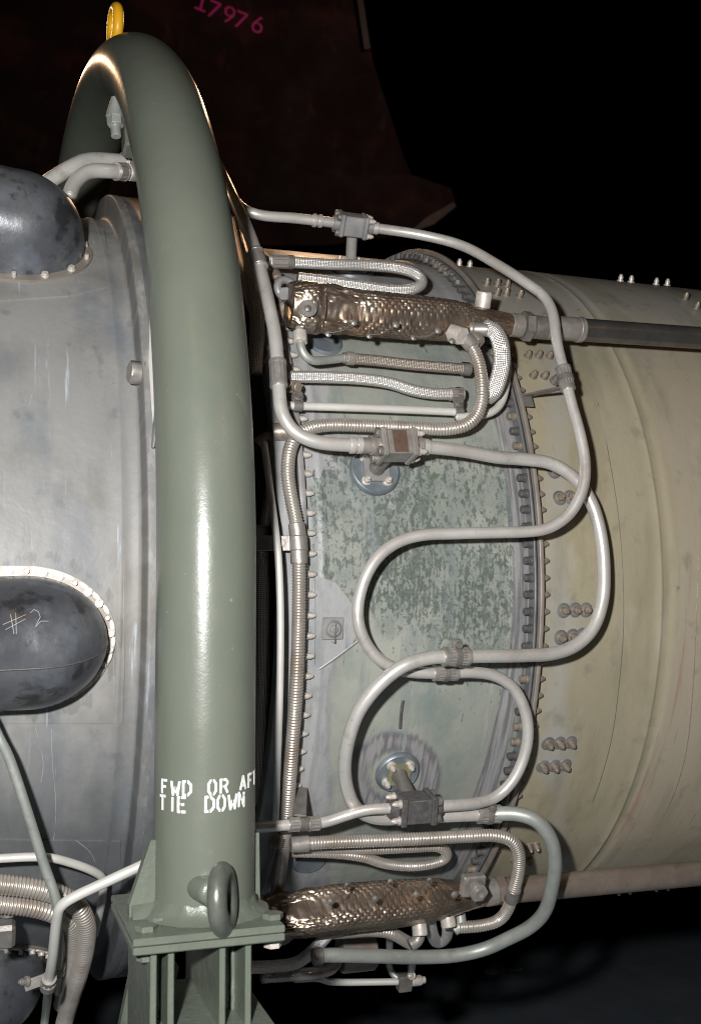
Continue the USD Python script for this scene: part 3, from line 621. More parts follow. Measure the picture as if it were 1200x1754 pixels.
pF = pipe('thin_pipe', [(452, 760, .52), (464, 850, .545), (476, 950, .562), (480, 1050, .565), (479, 1180, .565), (475, 1300, .562), (471, 1420, .556)], .0042, PIPEL, 'straight cream pipe running down beside the hoop')
pG = pipe('thin_pipe', [(505, 1678, .60), (540, 1676, .60), (575, 1683, .60), (690, 1682, .60)], .0048, PIPEL, 'lowest thin pipe under the engine')
pH = pipe('thin_pipe', [(668, 1590, .56), (667, 1630, .575), (668, 1660, .59), (676, 1674, .60), (690, 1678, .602)], .0048, PIPEG, 'short green pipe hanging under the lower cylinder')
pI = pipe('thin_pipe', [(712, 1600, .57), (708, 1640, .585), (702, 1676, .60)], .0050, PIPE)

# braided hoses
b1 = braided('braided_hose', [(440, 447, .560), (480, 448, .560), (560, 452, .56), (640, 455, .56), (685, 460, .56), (714, 470, .56), (724, 484, .556), (708, 495, .55), (670, 497, .546), (620, 490, .545), (560, 482, .545), (510, 476, .545)], .0074, BRAID, 'bright braided hose doubling back above the foil cylinder')
fit(b1, 470, 447, ribbed(.0086, .026, 12), STEEL, 'hose_end', -.006); fit(b1, 492, 448, cylm(.0092, .009, 24), DSTEEL, 'clamp_band')
b2 = braided('braided_hose', [(497, 645, .548), (560, 646, .548), (620, 649, .548), (668, 656, .547), (705, 668, .545), (740, 674, .544), (785, 675, .544)], .0072, BRAID, 'bright braided hose with a dip, second below the foil cylinder')
fit(b2, 770, 675, ribbed(.0082, .018, 12), STEEL, 'hose_end', 0); fit(b2, 785, 675, hexm(.009, .008), DSTEEL, 'hex_nut')
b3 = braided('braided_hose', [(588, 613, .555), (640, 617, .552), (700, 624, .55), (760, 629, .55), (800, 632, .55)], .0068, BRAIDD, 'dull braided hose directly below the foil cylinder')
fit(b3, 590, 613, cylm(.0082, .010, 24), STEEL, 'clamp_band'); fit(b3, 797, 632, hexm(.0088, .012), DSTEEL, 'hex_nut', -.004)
pJ = pipe('thin_pipe', [(513, 560, .575), (514, 585, .572), (518, 604, .568), (532, 617, .563), (555, 617, .558), (590, 613, .555)], .0052, PIPEG, 'short green elbow pipe at the left end of the foil cylinder')
fit(pJ, 513, 575, hexm(.0095, .014), NUT, 'hex_nut', -.004)
b4 = braided('braided_hose', [(826, 560, .598), (846, 566, .600), (857, 590, .598), (859, 622, .59), (853, 650, .58), (843, 674, .57), (832, 684, .56)], .0105, BRAID, 'flat bright braid strap at the right end of the foil cylinder', flat=.55, up=(1, -.4, 0.2))
b5 = braided('braided_hose', [(420, 1658, .60), (470, 1656, .60), (508, 1650, .598), (535, 1630, .59), (558, 1605, .58), (575, 1585, .57)], .0078, BRAID, 'bright braided hose rising under the lower foil cylinder')
b6 = braided('braided_hose', [(735, 1575, .575), (740, 1600, .585), (752, 1618, .59), (764, 1608, .588), (766, 1588, .58), (765, 1570, .57)], .0082, BRAID, 'short bright braid bent in a tight bow', flat=.7)
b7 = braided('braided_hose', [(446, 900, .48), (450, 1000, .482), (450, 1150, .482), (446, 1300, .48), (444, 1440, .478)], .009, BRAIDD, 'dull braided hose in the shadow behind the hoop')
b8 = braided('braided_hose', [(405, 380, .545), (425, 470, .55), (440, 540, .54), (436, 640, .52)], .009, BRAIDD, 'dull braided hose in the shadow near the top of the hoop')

# convoluted hoses
v1 = convoluted('convoluted_hose', [(790, 572, .592), (806, 590, .592), (818, 615, .588), (824, 645, .583), (825, 680, .578), (818, 708, .572), (800, 727, .568), (765, 735, .562), (700, 732, .556), (620, 729, .552), (560, 728, .55), (528, 734, .55), (506, 748, .55), (495, 775, .549), (493, 815, .548), (500, 860, .546), (508, 900, .545), (511, 940, .545), (512, 1000, .545), (511, 1080, .545), (508, 1160, .545), (503, 1240, .545), (497, 1320, .545), (491, 1400, .545), (483, 1470, .545), (474, 1530, .54)], .0081, label='long convoluted steel hose from the foil cylinder down beside the hoop')
for a, b in ((510, 905), (512, 955)): fit(v1, a, b, cylm(.0095, .014, 20), STEEL, 'hose_sleeve', -.007)
fit(v1, 511, 930, ribbed(.0092, .024, 14), STEEL, 'hose_sleeve', -.012)
cl, ct = v1.near(511, 932)
part('clamp_band', cat(put(cylm(.0104, .017, 24), cl - ct * .0085, ct), put(cbox(.05, .017, .0022, .0006), cl + V3(-.034, .004, 0), V3(-.15, -1, 0), (1, 0, 0)), put(hexm(.0045, .004), cl + V3(-.020, .0, 0), (-.15, -1, 0)), put(cylm(.006, .0012, 16), cl + V3(-.020, .001, 0), (-.15, -1, 0))), STEEL, v1.path)
fit(v1, 800, 583, cylm(.0098, .018, 20), STEEL, 'hose_sleeve', -.006)
v2 = convoluted('convoluted_hose', [(500, 1447, .57), (560, 1443, .572), (640, 1440, .574), (720, 1437, .578), (800, 1433, .582), (850, 1432, .585), (876, 1440, .588), (888, 1462, .592), (887, 1495, .597), (878, 1530, .602), (868, 1560, .605), (852, 1578, .606), (825, 1586, .604), (785, 1589, .60)], .0080, label='convoluted hose bent square round the right end of the lower cylinder')
fit(v2, 512, 1446, cylm(.0092, .022, 20), STEEL, 'hose_sleeve', -.01)
fit(v2, 876, 1530, cylm(.0094, .022, 20), DSTEEL, 'hose_sleeve', -.011)
v3 = convoluted('convoluted_hose', [(500, 1452, .548), (560, 1454, .55), (640, 1455, .552), (710, 1452, .554), (750, 1451, .555), (766, 1462, .555), (758, 1475, .553), (725, 1483, .552), (690, 1484, .552), (655, 1479, .552), (620, 1468, .552), (570, 1462, .55), (500, 1460, .548)], .0066, label='looped convoluted hose doubling back behind the square one')
v4 = convoluted('convoluted_hose', [(545, 1600, .575), (590, 1598, .58), (640, 1595, .585), (668, 1598, .588), (690, 1610, .592), (703, 1617, .592)], .0080, label='short convoluted hose under the lower foil cylinder')
v5 = convoluted('convoluted_hose', [(450, 1674, .61), (510, 1670, .608), (545, 1666, .60), (572, 1655, .585), (582, 1635, .57)], .0080, label='short convoluted hose curling up at the very bottom')
# couplings
coupling(pA, 970, 648, .032, .0094, clamp=False)
coupling(pB, 781, 1124, .032, .0106)
coupling(pA, 764, 1153, .030, .0092, clamp=False)
coupling(pB, 842, 1395, .030, .0108)
fit(pB, 476, 641, ribbed(.0100, .034, 12, .05), STEEL, 'pipe_sleeve', -.016)
fit(pB, 442, 445, ribbed(.0100, .03, 12, .05), STEEL, 'pipe_sleeve', -.016)
for a, b in ((598, 762), (612, 762)): fit(pB, a, b, cylm(.0098, .006, 28), PIPE, 'pipe_sleeve')
fit(pB, 612, 762, cylm(.0092, .024, 28), STEEL, 'pipe_sleeve')
for a, b in ((720, 765), (728, 765)): fit(pB, a, b, cylm(.0096, .005, 28), PIPE, 'pipe_sleeve')
for a, b in ((540, 378), (547, 378)): fit(pA, a, b, cylm(.0088, .0045, 28), PIPE, 'pipe_sleeve', -.003)
fit(pA, 636, 389, cylm(.0084, .012, 28), PIPE, 'pipe_sleeve', -.004)
fit(pA, 745, 1381, cylm(.0086, .016, 28), STEEL, 'pipe_sleeve', -.008)
for a in (500, 535): fit(pC, a, 1412, ribbed(.0084, .013, 10), STEEL, 'coupling_nut', -.006)
fit(pC, 517, 1411, cylm(.0080, .010, 20), DSTEEL, 'clamp_band', -.005)
fit(pB2, 553, 1637, cylm(.0104, .012, 24), STEEL, 'pipe_sleeve')
# clamps of the straight thin pipe
for px, py in ((511, 690), (790, 696)):
    c, t = pD.near(px, py); n = radial(c)
    part('pipe_clamp', cat(put(cylm(.0066, .011, 20), c - t * .0055, t), put(cbox(.012, .020, .003, .0006), c + V3(0, 0, .008), n, t), put(hexm(.0048, .006), c + V3(0, 0, .011) + n * .001, n), put(cylm(.0062, .002, 16), c + V3(0, 0, .011) + n * .001, n)), DSTEEL, pD.path)
# support bracket of the slim pipe at the right flange
c0, c1 = cyl(904, 677, .535), cyl(972, 662, .590)
dv = c1 - c0
part('support_bracket', cat(put(cbox(.0022, .016, np.linalg.norm(dv), .0005), (c0 + c1) / 2, dv, (0, 0, 1)), put(cbox(.016, .02, .002, .0005), c0 + V3(-.002, 0, -.006), radial(c0), (1, 0, 0)), put(acorn(.0068, .014), cyl(949, 653, .585), radial(cyl(949, 653, .585)))), DSTEEL, eng)
# bracket of the lower thin pipe
c0, c1 = cyl(514, 1398, .582), cyl(516, 1350, .520)
part('support_bracket', put(cbox(.014, .0025, np.linalg.norm(c1 - c0), .0005), (c0 + c1) / 2, c1 - c0, (1, 0, 0)), DSTEEL, eng)

# ---- valve blocks on their bosses
def boss(px, py, r_disc, label, fl_mat, nuts, pad_mat=BLUEPAD, ring=None):
    p = cyl(px, py, RM); n = radial(p)
    b = part('mounting_boss', put(rev([(0, -.004), (r_disc * 1.12, -.004), (r_disc * 1.12, .0015), (r_disc * 1.06, .0045), (r_disc, .0055), (r_disc * .97, .0042), (0, .0042)], 48), p, n), pad_mat, eng, label)
    part('flange_plate', put(trimesh.creation.extrude_polygon(sbox(-r_disc * .56, -r_disc * .56, r_disc * .56, r_disc * .56).intersection(Polygon(np.stack([r_disc * .70 * np.cos(np.linspace(0, 6.28, 40)), r_disc * .70 * np.sin(np.linspace(0, 6.28, 40))], 1))), .005), p + n * .004, n), fl_mat, b)
    for a in nuts:
        q = p + n * .004 + frame_to(n)[:3, 0] * r_disc * .70 * math.cos(a) + frame_to(n)[:3, 1] * r_disc * .70 * math.sin(a)
        part('nut', put(acorn(.0058, .0125, 12), q, n), NUT, b)
    return b, p, n
def block(center, t, n, stem_to, label, mats, size=.030, plate=True, rot=0):
    m0, m1, mp = mats
    b = np.cross(n, t)
    R_ = lambda m, c, z=n, x=t: put(m, c, z, x)
    k = part('valve_block', R_(cbox(size * 1.02, size * .94, size, .0014), center), m0, eng, label)
    ln = np.linalg.norm(stem_to - center)
    part('stem', sweep(np.linspace(center, stem_to, 12), np.r_[np.full(9, size * .27), size * .29, size * .36, size * .44], 24), m1, k)
    for s_ in (-1, 1):
        part('end_plate', R_(cbox(size * .24, size * 1.1, size * 1.12, .0016), center + t * s_ * size * .60), m0, k)
    for i in (-1, 1):
        for j in (-1, 1):
            q = center + b * i * size * .36 + n * j * size * .38
            part('nut', put(acorn(size * .17, size * .36, 12), q + t * size * .72, t), NUT, k)
            part('bolt_head', put(hexm(size * .19, size * .17), q - t * size * .72, -t), DSTEEL, k)
    part('collar', put(cylm(size * .36, size * .34, 24), center - t * size * 1.02, t), m0, k)
    part('collar', put(cylm(size * .36, size * .34, 24), center + t * size * .72, t), m0, k)
    if m0 is DNUT:
        part('olive_band', R_(cbox(size * .50, .0012, size * .96, .0003), center + b * (size * .47 + .0002) * (1 if b[2] > 0 else -1)), mp, k)
    if plate:
        part('name_plate', R_(cbox(size * .56, size * .86, .0012, .0003), center + n * (size * .5 + .0002)), mp, k)
    return k
bo1, p1, n1 = boss(600, 463, .029, 'grey round boss at the crest, half hidden by the braided hose', BOSSG, (-.8, .8, 2.3))
c1_, t1_ = pA.near(601, 385)
block(c1_, t1_, n1, p1, 'grey valve block standing at the top of the casing', (BOSSG, PIPE, BOSSG), .027, False)
bo2, p2_, n2 = boss(641, 806, .0285, 'blue grey round boss under the bronze plated block', BOSSG, (-2.3, -.85, 2.3, .85))
c2_, t2_ = pB.near(676, 764)
block(c2_, t2_, radial(c2_), p2_, 'valve block with a bronze name plate in the thick pipe', (STEEL, DSTEEL, PLATE), .031)
bo3, p3_, n3 = boss(680, 1322, .0255, 'dark blue round boss with an olive flange and three pale nuts', OLIVEFL, (2.3, .8, -2.5))
c3_, t3_ = pA.near(705, 1384)
block(c3_, t3_, radial(c3_) + V3(0, 0, .25), p3_, 'dark valve block with an olive band at the lower boss', (DNUT, DSTEEL, OLIVEFL), .031)

# ---- raised pad with a locked bolt left of the loops
patch(pxpoly([(540, 985), (575, 1000), (606, 1040), (612, 1085), (600, 1105), (545, 1146), (538, 1140), (538, 990)], RM), RM, .0028, MID, mc, 'gusset_pad', wear=lambda v: np.tile([0, .85, .42], (len(v), 1)))
pp = cyl(568, 1076, RM); pn = radial(pp)
pk = part('inspection_plug', cat(put(cbox(.026, .026, .006, .001), pp + pn * .002, pn), put(rev([(0, .004), (.0105, .004), (.0105, .006), (.0085, .008), (.0075, .0065), (.0045, .0065), (.0045, .010), (0, .0105)], 32), pp, pn)), BOSSG, eng, 'round plug on a square pad, wired with a pin')
part('lock_pin', sweep(spline([pp + pn * .012 + V3(.001, 0, .011), pp + pn * .0125, pp + pn * .011 + V3(0, 0, -.010), pp + pn * .008 + V3(.001, 0, -.016), pp + pn * .007 + V3(-.002, 0, -.0145)], .001), .0007, 8), DSTEEL, pk)
seam([(546, 1146), (575, 1126), (612, 1098)], RM + .001, .0022, BOSSG, mc, 'rib')
seam([(690, 1200), (687, 1215), (685, 1248)], RM, .0022, DNUT, mc, 'dark_gouge')
seam([(555, 760), (556, 900), (553, 990)], RM, .0012, BOSSG, mc, 'rib')
# shallow dimple pads
for px, py, rr_ in ((555, 585, .024), (530, 1478, .022)):
    q = cyl(px, py, RM); part('dimple_pad', put(rev([(0, -.002), (rr_, -.002), (rr_, .0008), (rr_ * .86, .0028), (rr_ * .7, .002), (0, .0016)], 36), q, radial(q)), BLUEPAD, mc)

# ------------------------------------------------------------------ foil wrapped actuators
def foil_body(path, hh, dd, rot=0.0, seed=0, cut=(0.0, 1.0)):
    """box-like wrapped cylinder; basket-weave relief and creases are real displacement"""
    C = spline(path, .0014)
    N = len(C); u = np.linspace(0, 1, N)
    s = np.r_[0, np.cumsum(np.linalg.norm(np.diff(C, axis=0), axis=1))]
    h = np.interp(u, *zip(*hh)); d = np.interp(u, *zip(*dd))
    T, A, B = frames(C, (0, -math.sin(rot), math.cos(rot)))
    K = 132; ph = np.linspace(0, 2 * math.pi, K + 1)
    pw = np.interp(u, (0, .72, .86, 1), (.40, .45, .9, 1.0))[:, None]
    ca = np.sign(np.cos(ph)) * np.abs(np.cos(ph))**pw; sa = np.sign(np.sin(ph)) * np.abs(np.sin(ph))**pw
    P = C[:, None] + (ca * h[:, None])[..., None] * A[:, None] + (sa * d[:, None])[..., None] * B[:, None]
    # arc length around for the weave
    du = np.r_[0, np.cumsum(np.linalg.norm(np.diff(P[N // 2], axis=0), axis=1))]
    S, W = np.meshgrid(s, du, indexing='ij')
    cw, chh = .0084, .0046
    row = np.floor(W / chh); fx = (S / cw + .5 * (row % 2)) % 1; fy = (W / chh) % 1
    weave = (np.minimum(1, 5 * np.minimum(fx, 1 - fx)) * .6 + fx * .5) * np.minimum(1, 5 * np.minimum(fy, 1 - fy))
    amp = np.interp(u, (0, .12, .22, .74, .82, 1), (0.1, .1, 1, 1, .15, .0))[:, None] * np.clip(2.6 * meshkit.fbm(P * 28 + seed, 3, seed + 3) - .3, .55, 1)
    pt = P.reshape(-1, 3)
    cr = meshkit.fbm(pt * V3(24, 42, 42) + seed, 4, seed).reshape(N, K + 1)
    cr[:, -1] = cr[:, 0]
    fold = np.abs(meshkit.fbm(pt * V3(40, 100, 100) + 9 + seed, 3, seed + 5).reshape(N, K + 1) - .5)
    fold[:, -1] = fold[:, 0]
    ends = np.interp(u, (0, .08, .25, .7, .82, .93, 1), (1.2, 1.2, .38, .26, .7, .5, .2))[:, None]
    nrm = grid(P, True).n.reshape(P.shape)
    cen = P - C[:, None]
    sg = np.sign((nrm * cen).sum(-1, keepdims=True).mean())
    wv = weave * amp; wv[:, -1] = wv[:, 0]
    P = P + sg * nrm * (wv * .0012 + (cr - .5) * .0115 * ends - fold * .012 * ends)[..., None]
    P = np.concatenate([C[:1, None] + 0 * P[:1], P, C[-1:, None] + 0 * P[-1:]], 0)
    g = grid(P, True)
    if ((g.n.reshape(P.shape)[N // 2] * (P[N // 2] - C[N // 2])).sum()) < 0: g.n = -g.n; g.f = g.f[:, ::-1]
    return g, C, T, A, B, h, d
rA = .578
g, C, T, A, B, h, d = foil_body([cyl(543, 527, rA), cyl(600, 533, rA), cyl(680, 541, rA), cyl(760, 547, rA), cyl(830, 552, rA), cyl(884, 557, rA)], [(0, .028), (.5, .0265), (.66, .0245), (.80, .018), (1, .0135)], [(0, .026), (.6, .025), (.8, .018), (1, .0135)], rot=.30, seed=1)
fa = part('foil_wrapped_cylinder', g, FOIL, eng, 'bronze foil wrapped cylinder at the upper middle, wrinkled at its left end')
ge, *_ = foil_body([cyl(494, 522, rA + .002), cyl(520, 525, rA + .002), cyl(549, 528, rA + .002)], [(0, .026), (.4, .030), (1, .0305)], [(0, .024), (.4, .028), (1, .0285)], rot=.30, seed=4)
part('foil_end_cap', ge, FOIL, fa)
def rivets(pts, parent, r, rad=.0042):
    for a, b in pts:
        q = cyl(a, b, r); n = radial(q) * .4 + V3(-.1, -1, 0) * .6
        part('rivet', put(rev([(0, 0), (rad, 0), (rad * .9, rad * .3), (rad * .4, rad * .55), (0, rad * .6)], 14), q, n), DSTEEL, parent)
rivets([(527, 528), (606, 552), (678, 556), (750, 566)], fa, .606, .0045)
rivets([(632, 575), (708, 578), (774, 584), (562, 572)], fa, .596, .0040)
q = cyl(527, 528, .604); part('washer', put(rev([(0, 0), (.011, 0), (.0105, .0012), (0, .0016)], 28), q, V3(-.1, -1, .25)), STEEL, fa)
for pts in ([(606, 552), (585, 566), (562, 570)], [(678, 556), (655, 570), (632, 574)], [(750, 566), (730, 576), (708, 577)]):
    part('lock_wire', sweep(spline([cyl(a, b, .605) for a, b in pts], .002), .0005, 6), STEEL, fa)
axu = T[-1]
e0 = C[-1]
part('end_collar', put(cylm(.0152, .018, 32), e0 - axu * .010, axu), STEEL, fa)
part('hex_nut', put(hexm(.0195, .012), e0 + axu * .009, axu, (0, 0, 1)), DSTEEL, fa)
part('hex_nut', put(hexm(.0172, .020), e0 + axu * .0215, axu, (0, .3, 1)), DSTEEL, fa)
far = cyl(1260, 583, .572); ax2 = far - e0; ax2 /= np.linalg.norm(ax2)
part('rod_sleeve', put(cylm(.0158, .050, 32), e0 + ax2 * .041, ax2), STEEL, fa)
part('rod_sleeve', put(cylm(.0168, .008, 32), e0 + ax2 * .088, ax2), STEEL, fa)
part('rod', sweep(np.linspace(e0 + ax2 * .09, e0 + ax2 * .65, 30), .0150, 32), ROD, fa, 'dark rod running right over the rear casing')
# fittings on the cylinder
q = cyl(787, 567, .602); part('hex_nut', put(hexm(.0122, .018), q - V3(.004, -.012, 0), V3(.35, -.8, -.35)), NUT, fa)
q = cyl(826, 513, .585); part('hex_nut', put(hexm(.0112, .020), q - V3(0, 0, .010), V3(0, -.35, 1)), NUT, fa)
q = cyl(828, 561, .600); part('port_fitting', cat(put(cylm(.0085, .022, 24), q - V3(.014, -.01, 0), V3(1, -.45, -.1)), put(torus(.0088, .0011, 24, 8), q - V3(.010, -.008, 0), V3(1, -.45, -.1))), STEEL, fa)
q = cyl(812, 577, .59); part('hex_nut', put(hexm(.0088, .012), q, V3(.3, -.6, -.7)), NUTB, fa)
q = cyl(500, 500, .575); part('lug', cat(put(torus(.012, .005, 28, 12), q + V3(-.006, .004, .004), V3(.2, -1, .2)), put(hexm(.009, .012), q + V3(-.006, -.004, -.006), V3(-.6, -.8, 0))), BOSSG, fa)
# lower cylinder
rB = .578
g, C, T, A, B, h, d = foil_body([cyl(455, 1580, rB), cyl(520, 1568, rB), cyl(600, 1556, rB), cyl(700, 1546, rB), cyl(780, 1537, rB), cyl(842, 1528, rB)], [(0, .027), (.5, .0265), (.75, .0235), (.86, .0185), (1, .0150)], [(0, .026), (.6, .025), (.86, .018), (1, .0150)], rot=-.55, seed=11)
fb = part('foil_wrapped_cylinder', g, FOIL, eng, 'bronze foil wrapped cylinder at the bottom, its left end in the hoop shadow')
rivets([(566, 1545), (642, 1540), (712, 1533), (778, 1533)], fb, .618, .0045)
rivets([(594, 1516), (668, 1510), (735, 1508)], fb, .606, .0035)
for pts in ([(578, 1540), (588, 1528), (596, 1515)], [(648, 1534), (656, 1522), (668, 1511)], [(718, 1526), (727, 1514), (735, 1507)]):
    part('lock_wire', sweep(spline([cyl(a, b, .617) for a, b in pts], .002), .0006, 6), DNUT, fb)
axu = T[-1]; e0 = C[-1]
q = cyl(815, 1524, .612); nq = radial(q) * .5 + V3(0, -.6, 0)
part('port_fitting', cat(put(cbox(.030, .028, .012, .002), q - nq * .010, nq), put(hexm(.0125, .010), q, nq), put(rev([(0, .009), (.007, .009), (.007, .013), (.0045, .013), (.004, .0105), (0, .0105)], 20), q, nq)), STEEL, fb)
part('end_collar', put(cylm(.0175, .018, 32), e0 - axu * .012, axu), STEEL, fb)
part('hex_nut', put(hexm(.0185, .012), e0 + axu * .007, axu, (0, 0, 1)), RODB, fb)
far = cyl(1250, 1492, .560); ax2 = far - e0; ax2 /= np.linalg.norm(ax2)
part('rod', sweep(np.linspace(e0, e0 + ax2 * .65, 30), .0168, 32), RODB, fb, 'brown rod running right along the lower edge of the rear casing')
for (px, py, z) in ((718, 1580, (0, -.2, -1)), (765, 1566, (.1, -.2, -1))):
    q = cyl(px, py, .592); part('hex_nut', put(hexm(.0105, .016), q, z), NUT, fb)
q = cyl(716, 1592, .592); part('elbow_fitting', sweep(spline([q, q + V3(0, -.002, -.008), q + V3(-.003, -.002, -.014), q + V3(-.012, -.002, -.018)], .002), .0080, 20), STEEL, fb)
q = cyl(782, 1576, .59); part('elbow_fitting', sweep(spline([q + V3(.004, 0, .012), q + V3(.003, -.004, -.006), q + V3(-.006, -.004, -.012)], .002), .0072, 18), PIPEG, fb)
# small junction block under the engine
q = cyl(692, 1683, .60); jt = V3(1, 0, 0)
jb = part('junction_block', put(cbox(.020, .016, .024, .0015), q, V3(0, -.2, 1), jt), DSTEEL, eng, 'small pipe junction block hanging lowest under the engine')
part('hex_nut', cat(put(hexm(.0080, .016), q + jt * .010, jt), put(cylm(.0050, .007, 16), q + jt * .025, jt)), NUT, jb)
for dz in (.012, .024): part('nut', put(acorn(.0058, .014), q + V3(.008, -.01, dz), V3(-.6, -.7, .2)), NUT, jb)
# underside canister seen between the pipes
q = cyl(605, 1620, .56); part('canister', put(cylm(.026, .05, 32), q - V3(.02, 0, .01), V3(1, 0, 0)), RODB, eng, 'brown round canister under the lower foil cylinder')
# dark clutter of the gap behind the hoop
for (px, py, r, L) in ((470, 470, .545, .016), (480, 500, .545, .018), (462, 560, .53, .022), (485, 590, .54, .014), (488, 660, .54, .016), (470, 740, .52, .02), (470, 1440, .55, .02)):
    q = cyl(px, py, r); part('fitting', put(cat(hexm(L * .55, L), put(cylm(L * .36, L * 1.5, 16), (0, 0, 0))), q, V3(*rng.normal(0, 1, 3)) + V3(1, -.5, 0)), NUTB, eng)
pK = pipe('thin_pipe', [(430, 600, .50), (455, 620, .515), (470, 560, .525), (460, 480, .53)], .006, RODB)
pL = pipe('thin_pipe', [(440, 760, .50), (462, 745, .505), (468, 800, .50), (452, 900, .50)], .0065, RODB)
seam([(462, 520, ), (455, 540), (470, 560)], .545, .0022, NUTB, eng, 'wire')

# ---- tubes and hoses at the lower left
def r_(px, py, r): return cyl(px, py, r)
tA = pipe('thin_pipe', [(-30, 1200, .585), (0, 1268, .60), (12, 1290, .60), (45, 1385, .61), (75, 1480, .62), (98, 1548, .635), (98, 1580, .635), (92, 1640, .63), (84, 1690, .62), (76, 1754, .61), (70, 1800, .60)], .0052, PIPEG, 'thin green tube slanting down across the lower left')
tB = pipe('thin_pipe', [(262, 1474, .640), (238, 1485, .645), (180, 1512, .65), (125, 1538, .655), (104, 1552, .655), (98, 1572, .652), (90, 1640, .645), (82, 1690, .635)], .0054, PIPEL, 'thin pale tube reaching from the hoop foot to the lower left')
tC = pipe('thin_pipe', [(-30, 1474, .570), (0, 1471, .57), (80, 1469, .57), (120, 1478, .568), (160, 1493, .565), (176, 1505, .562), (176, 1530, .56), (168, 1575, .555), (162, 1600, .55)], .0048, PIPEL, 'thin pale tube bending down beside the lower left hoses')
tD = pipe('thin_pipe', [(106, 1560, .60), (104, 1600, .60), (100, 1655, .60), (98, 1700, .59)], .0045, PIPEG)
for P_, a, b in ((tB, 82, 1682), (tD, 100, 1660)):
    fit(P_, a, b, ribbed(.0080, .020, 10), STEEL, 'coupling_nut', -.010)
c, t = tB.near(80, 1700)
part('pipe_clamp', cat(put(cylm(.0088, .014, 20), c - t * .007, t), put(cbox(.024, .012, .0022, .0005), c + V3(-.014, 0, .004), V3(-.1, -1, 0), (1, 0, .3)), put(acorn(.006, .012), c + V3(-.022, 0, .006), V3(-.8, -.5, .2))), STEEL, tB.path)
h1 = convoluted('convoluted_hose', [(-40, 1512, .590), (0, 1515, .59), (60, 1522, .592), (100, 1533, .595), (130, 1550, .598), (146, 1580, .60), (146, 1620, .60), (136, 1665, .598), (122, 1710, .595), (108, 1760, .59), (98, 1800, .585)], .0112, label='upper thick convoluted hose at the lower left', pitch=.0040)
h2 = convoluted('convoluted_hose', [(-40, 1545, .592), (0, 1549, .592), (60, 1556, .594), (98, 1568, .596), (120, 1585, .596), (126, 1620, .592), (118, 1665, .585), (105, 1720, .58)], .0105, label='lower thick convoluted hose at the lower left', pitch=.0040)
q = cyl(8, 1600, .60); part('electrical_connector', cat(put(cbox(.022, .02, .030, .004), q, V3(0, -.4, 1)), put(cylm(.009, .02, 20), q + V3(.002, 0, .018), V3(0, 0, 1))), DSTEEL, eng, 'small dark connector under the lower left hoses')

# ------------------------------------------------------------------ green support hoop
HX, HY, HR, HT, HYAW = 0.2202, 1.068, 0.732, 0.0461, -0.024
zf = aty(355, 1588, HY)[2]
hoop = thing('support_hoop', 'olive green painted tube hoop arching over the engine, stencilled tie down text', 'support frame', (HX, HY, zf))
th = np.linspace(0, math.pi, 121)
run = HR - HR * np.cos(th)
arc = np.stack([HX + run * math.sin(HYAW), HY + run * math.cos(HYAW), EZ + HR * np.sin(th)], 1)
legs = [np.stack([np.full(20, x), np.full(20, y), np.linspace(zf, EZ, 20, endpoint=False)], 1) for x, y in (arc[0, :2], arc[-1, :2])]
part('hoop_tube', sweep(np.vstack([legs[0], arc, legs[1][::-1]]), HT, 56), OLIVE, hoop)
# base plate, weld fillet, gussets
fl_p = aty(228, 1613, .995); fr_p = aty(489, 1583, .995)
PX0, PX1 = fl_p[0], fr_p[0]; PY0, PY1 = .995, 1.142
pt_ = .0066
ptop = (fl_p[2] + fr_p[2]) / 2
cxp, cyp = (PX0 + PX1) / 2, (PY0 + PY1) / 2
pl = cbox(PX1 - PX0, PY1 - PY0, pt_, .0012); pl.apply_translation((cxp, cyp, ptop - pt_ / 2)); part('base_plate', pl, OLIVE2, hoop)
fz = ptop
fil = rev([(HT - .004, 0), (HT + .013, 0), (HT + .006, .0035), (HT + .002, .008), (HT, .015), (HT - .004, .015)], 56)
fv = fil.vertices.copy(); a_ = np.arctan2(fv[:, 1], fv[:, 0]); fv *= (1 + .012 * np.sin(a_ * 23) + .01 * np.sin(a_ * 41 + 1))[:, None] * np.array([[1, 1, 1]]); fil.vertices = fv
fil.apply_translation((HX, HY, fz)); part('weld_bead', fil, OLIVE2, hoop, smooth=60)
def gusset(sx):
    z1 = aty(265, 1437, HY)[2] - fz
    xo = (HX - PX0 - .006) if sx < 0 else (PX1 - HX - .006)
    poly = Polygon([(HT - .003, -.001), (xo, -.001), (xo, .010), (HT + .004, z1), (HT - .003, z1)])
    m = trimesh.creation.extrude_polygon(poly, .012); v = m.vertices.copy()
    m.vertices = np.stack([HX + sx * v[:, 0], HY - .006 + v[:, 2], fz + v[:, 1]], 1); m.fix_normals()
    c = trimesh.convex.convex_hull(np.vstack([[(HX + sx * (HT + a), HY + b, fz + z) for a, b, z in ((0, -.016, 0), (0, .016, 0), (xo - HT - .002, -.016, 0), (xo - HT - .002, .016, 0), (0, -.006, .012), (0, .006, .012), (xo - HT - .002, -.0065, .010), (xo - HT - .002, .0065, .010))]]))
    return m, c
for sx in (-1, 1):
    m, c = gusset(sx)
    gp = part('gusset', m, OLIVE2, hoop, smooth=False); part('weld_bead', c, OLIVE2, gp, smooth=60)
for px, py in ((250, 1592), (467, 1567)):
    q = aty(px, py, 1.02); q[2] = fz
    part('plate_bolt', put(hexm(.0095, .0045), q), OLIVE2, hoop, smooth=25)
    part('plate_nut', put(hexm(.0080, .012), q - V3(0, 0, 2 * pt_ + .012)), NUT if px > 400 else OLIVE2, hoop, smooth=25)
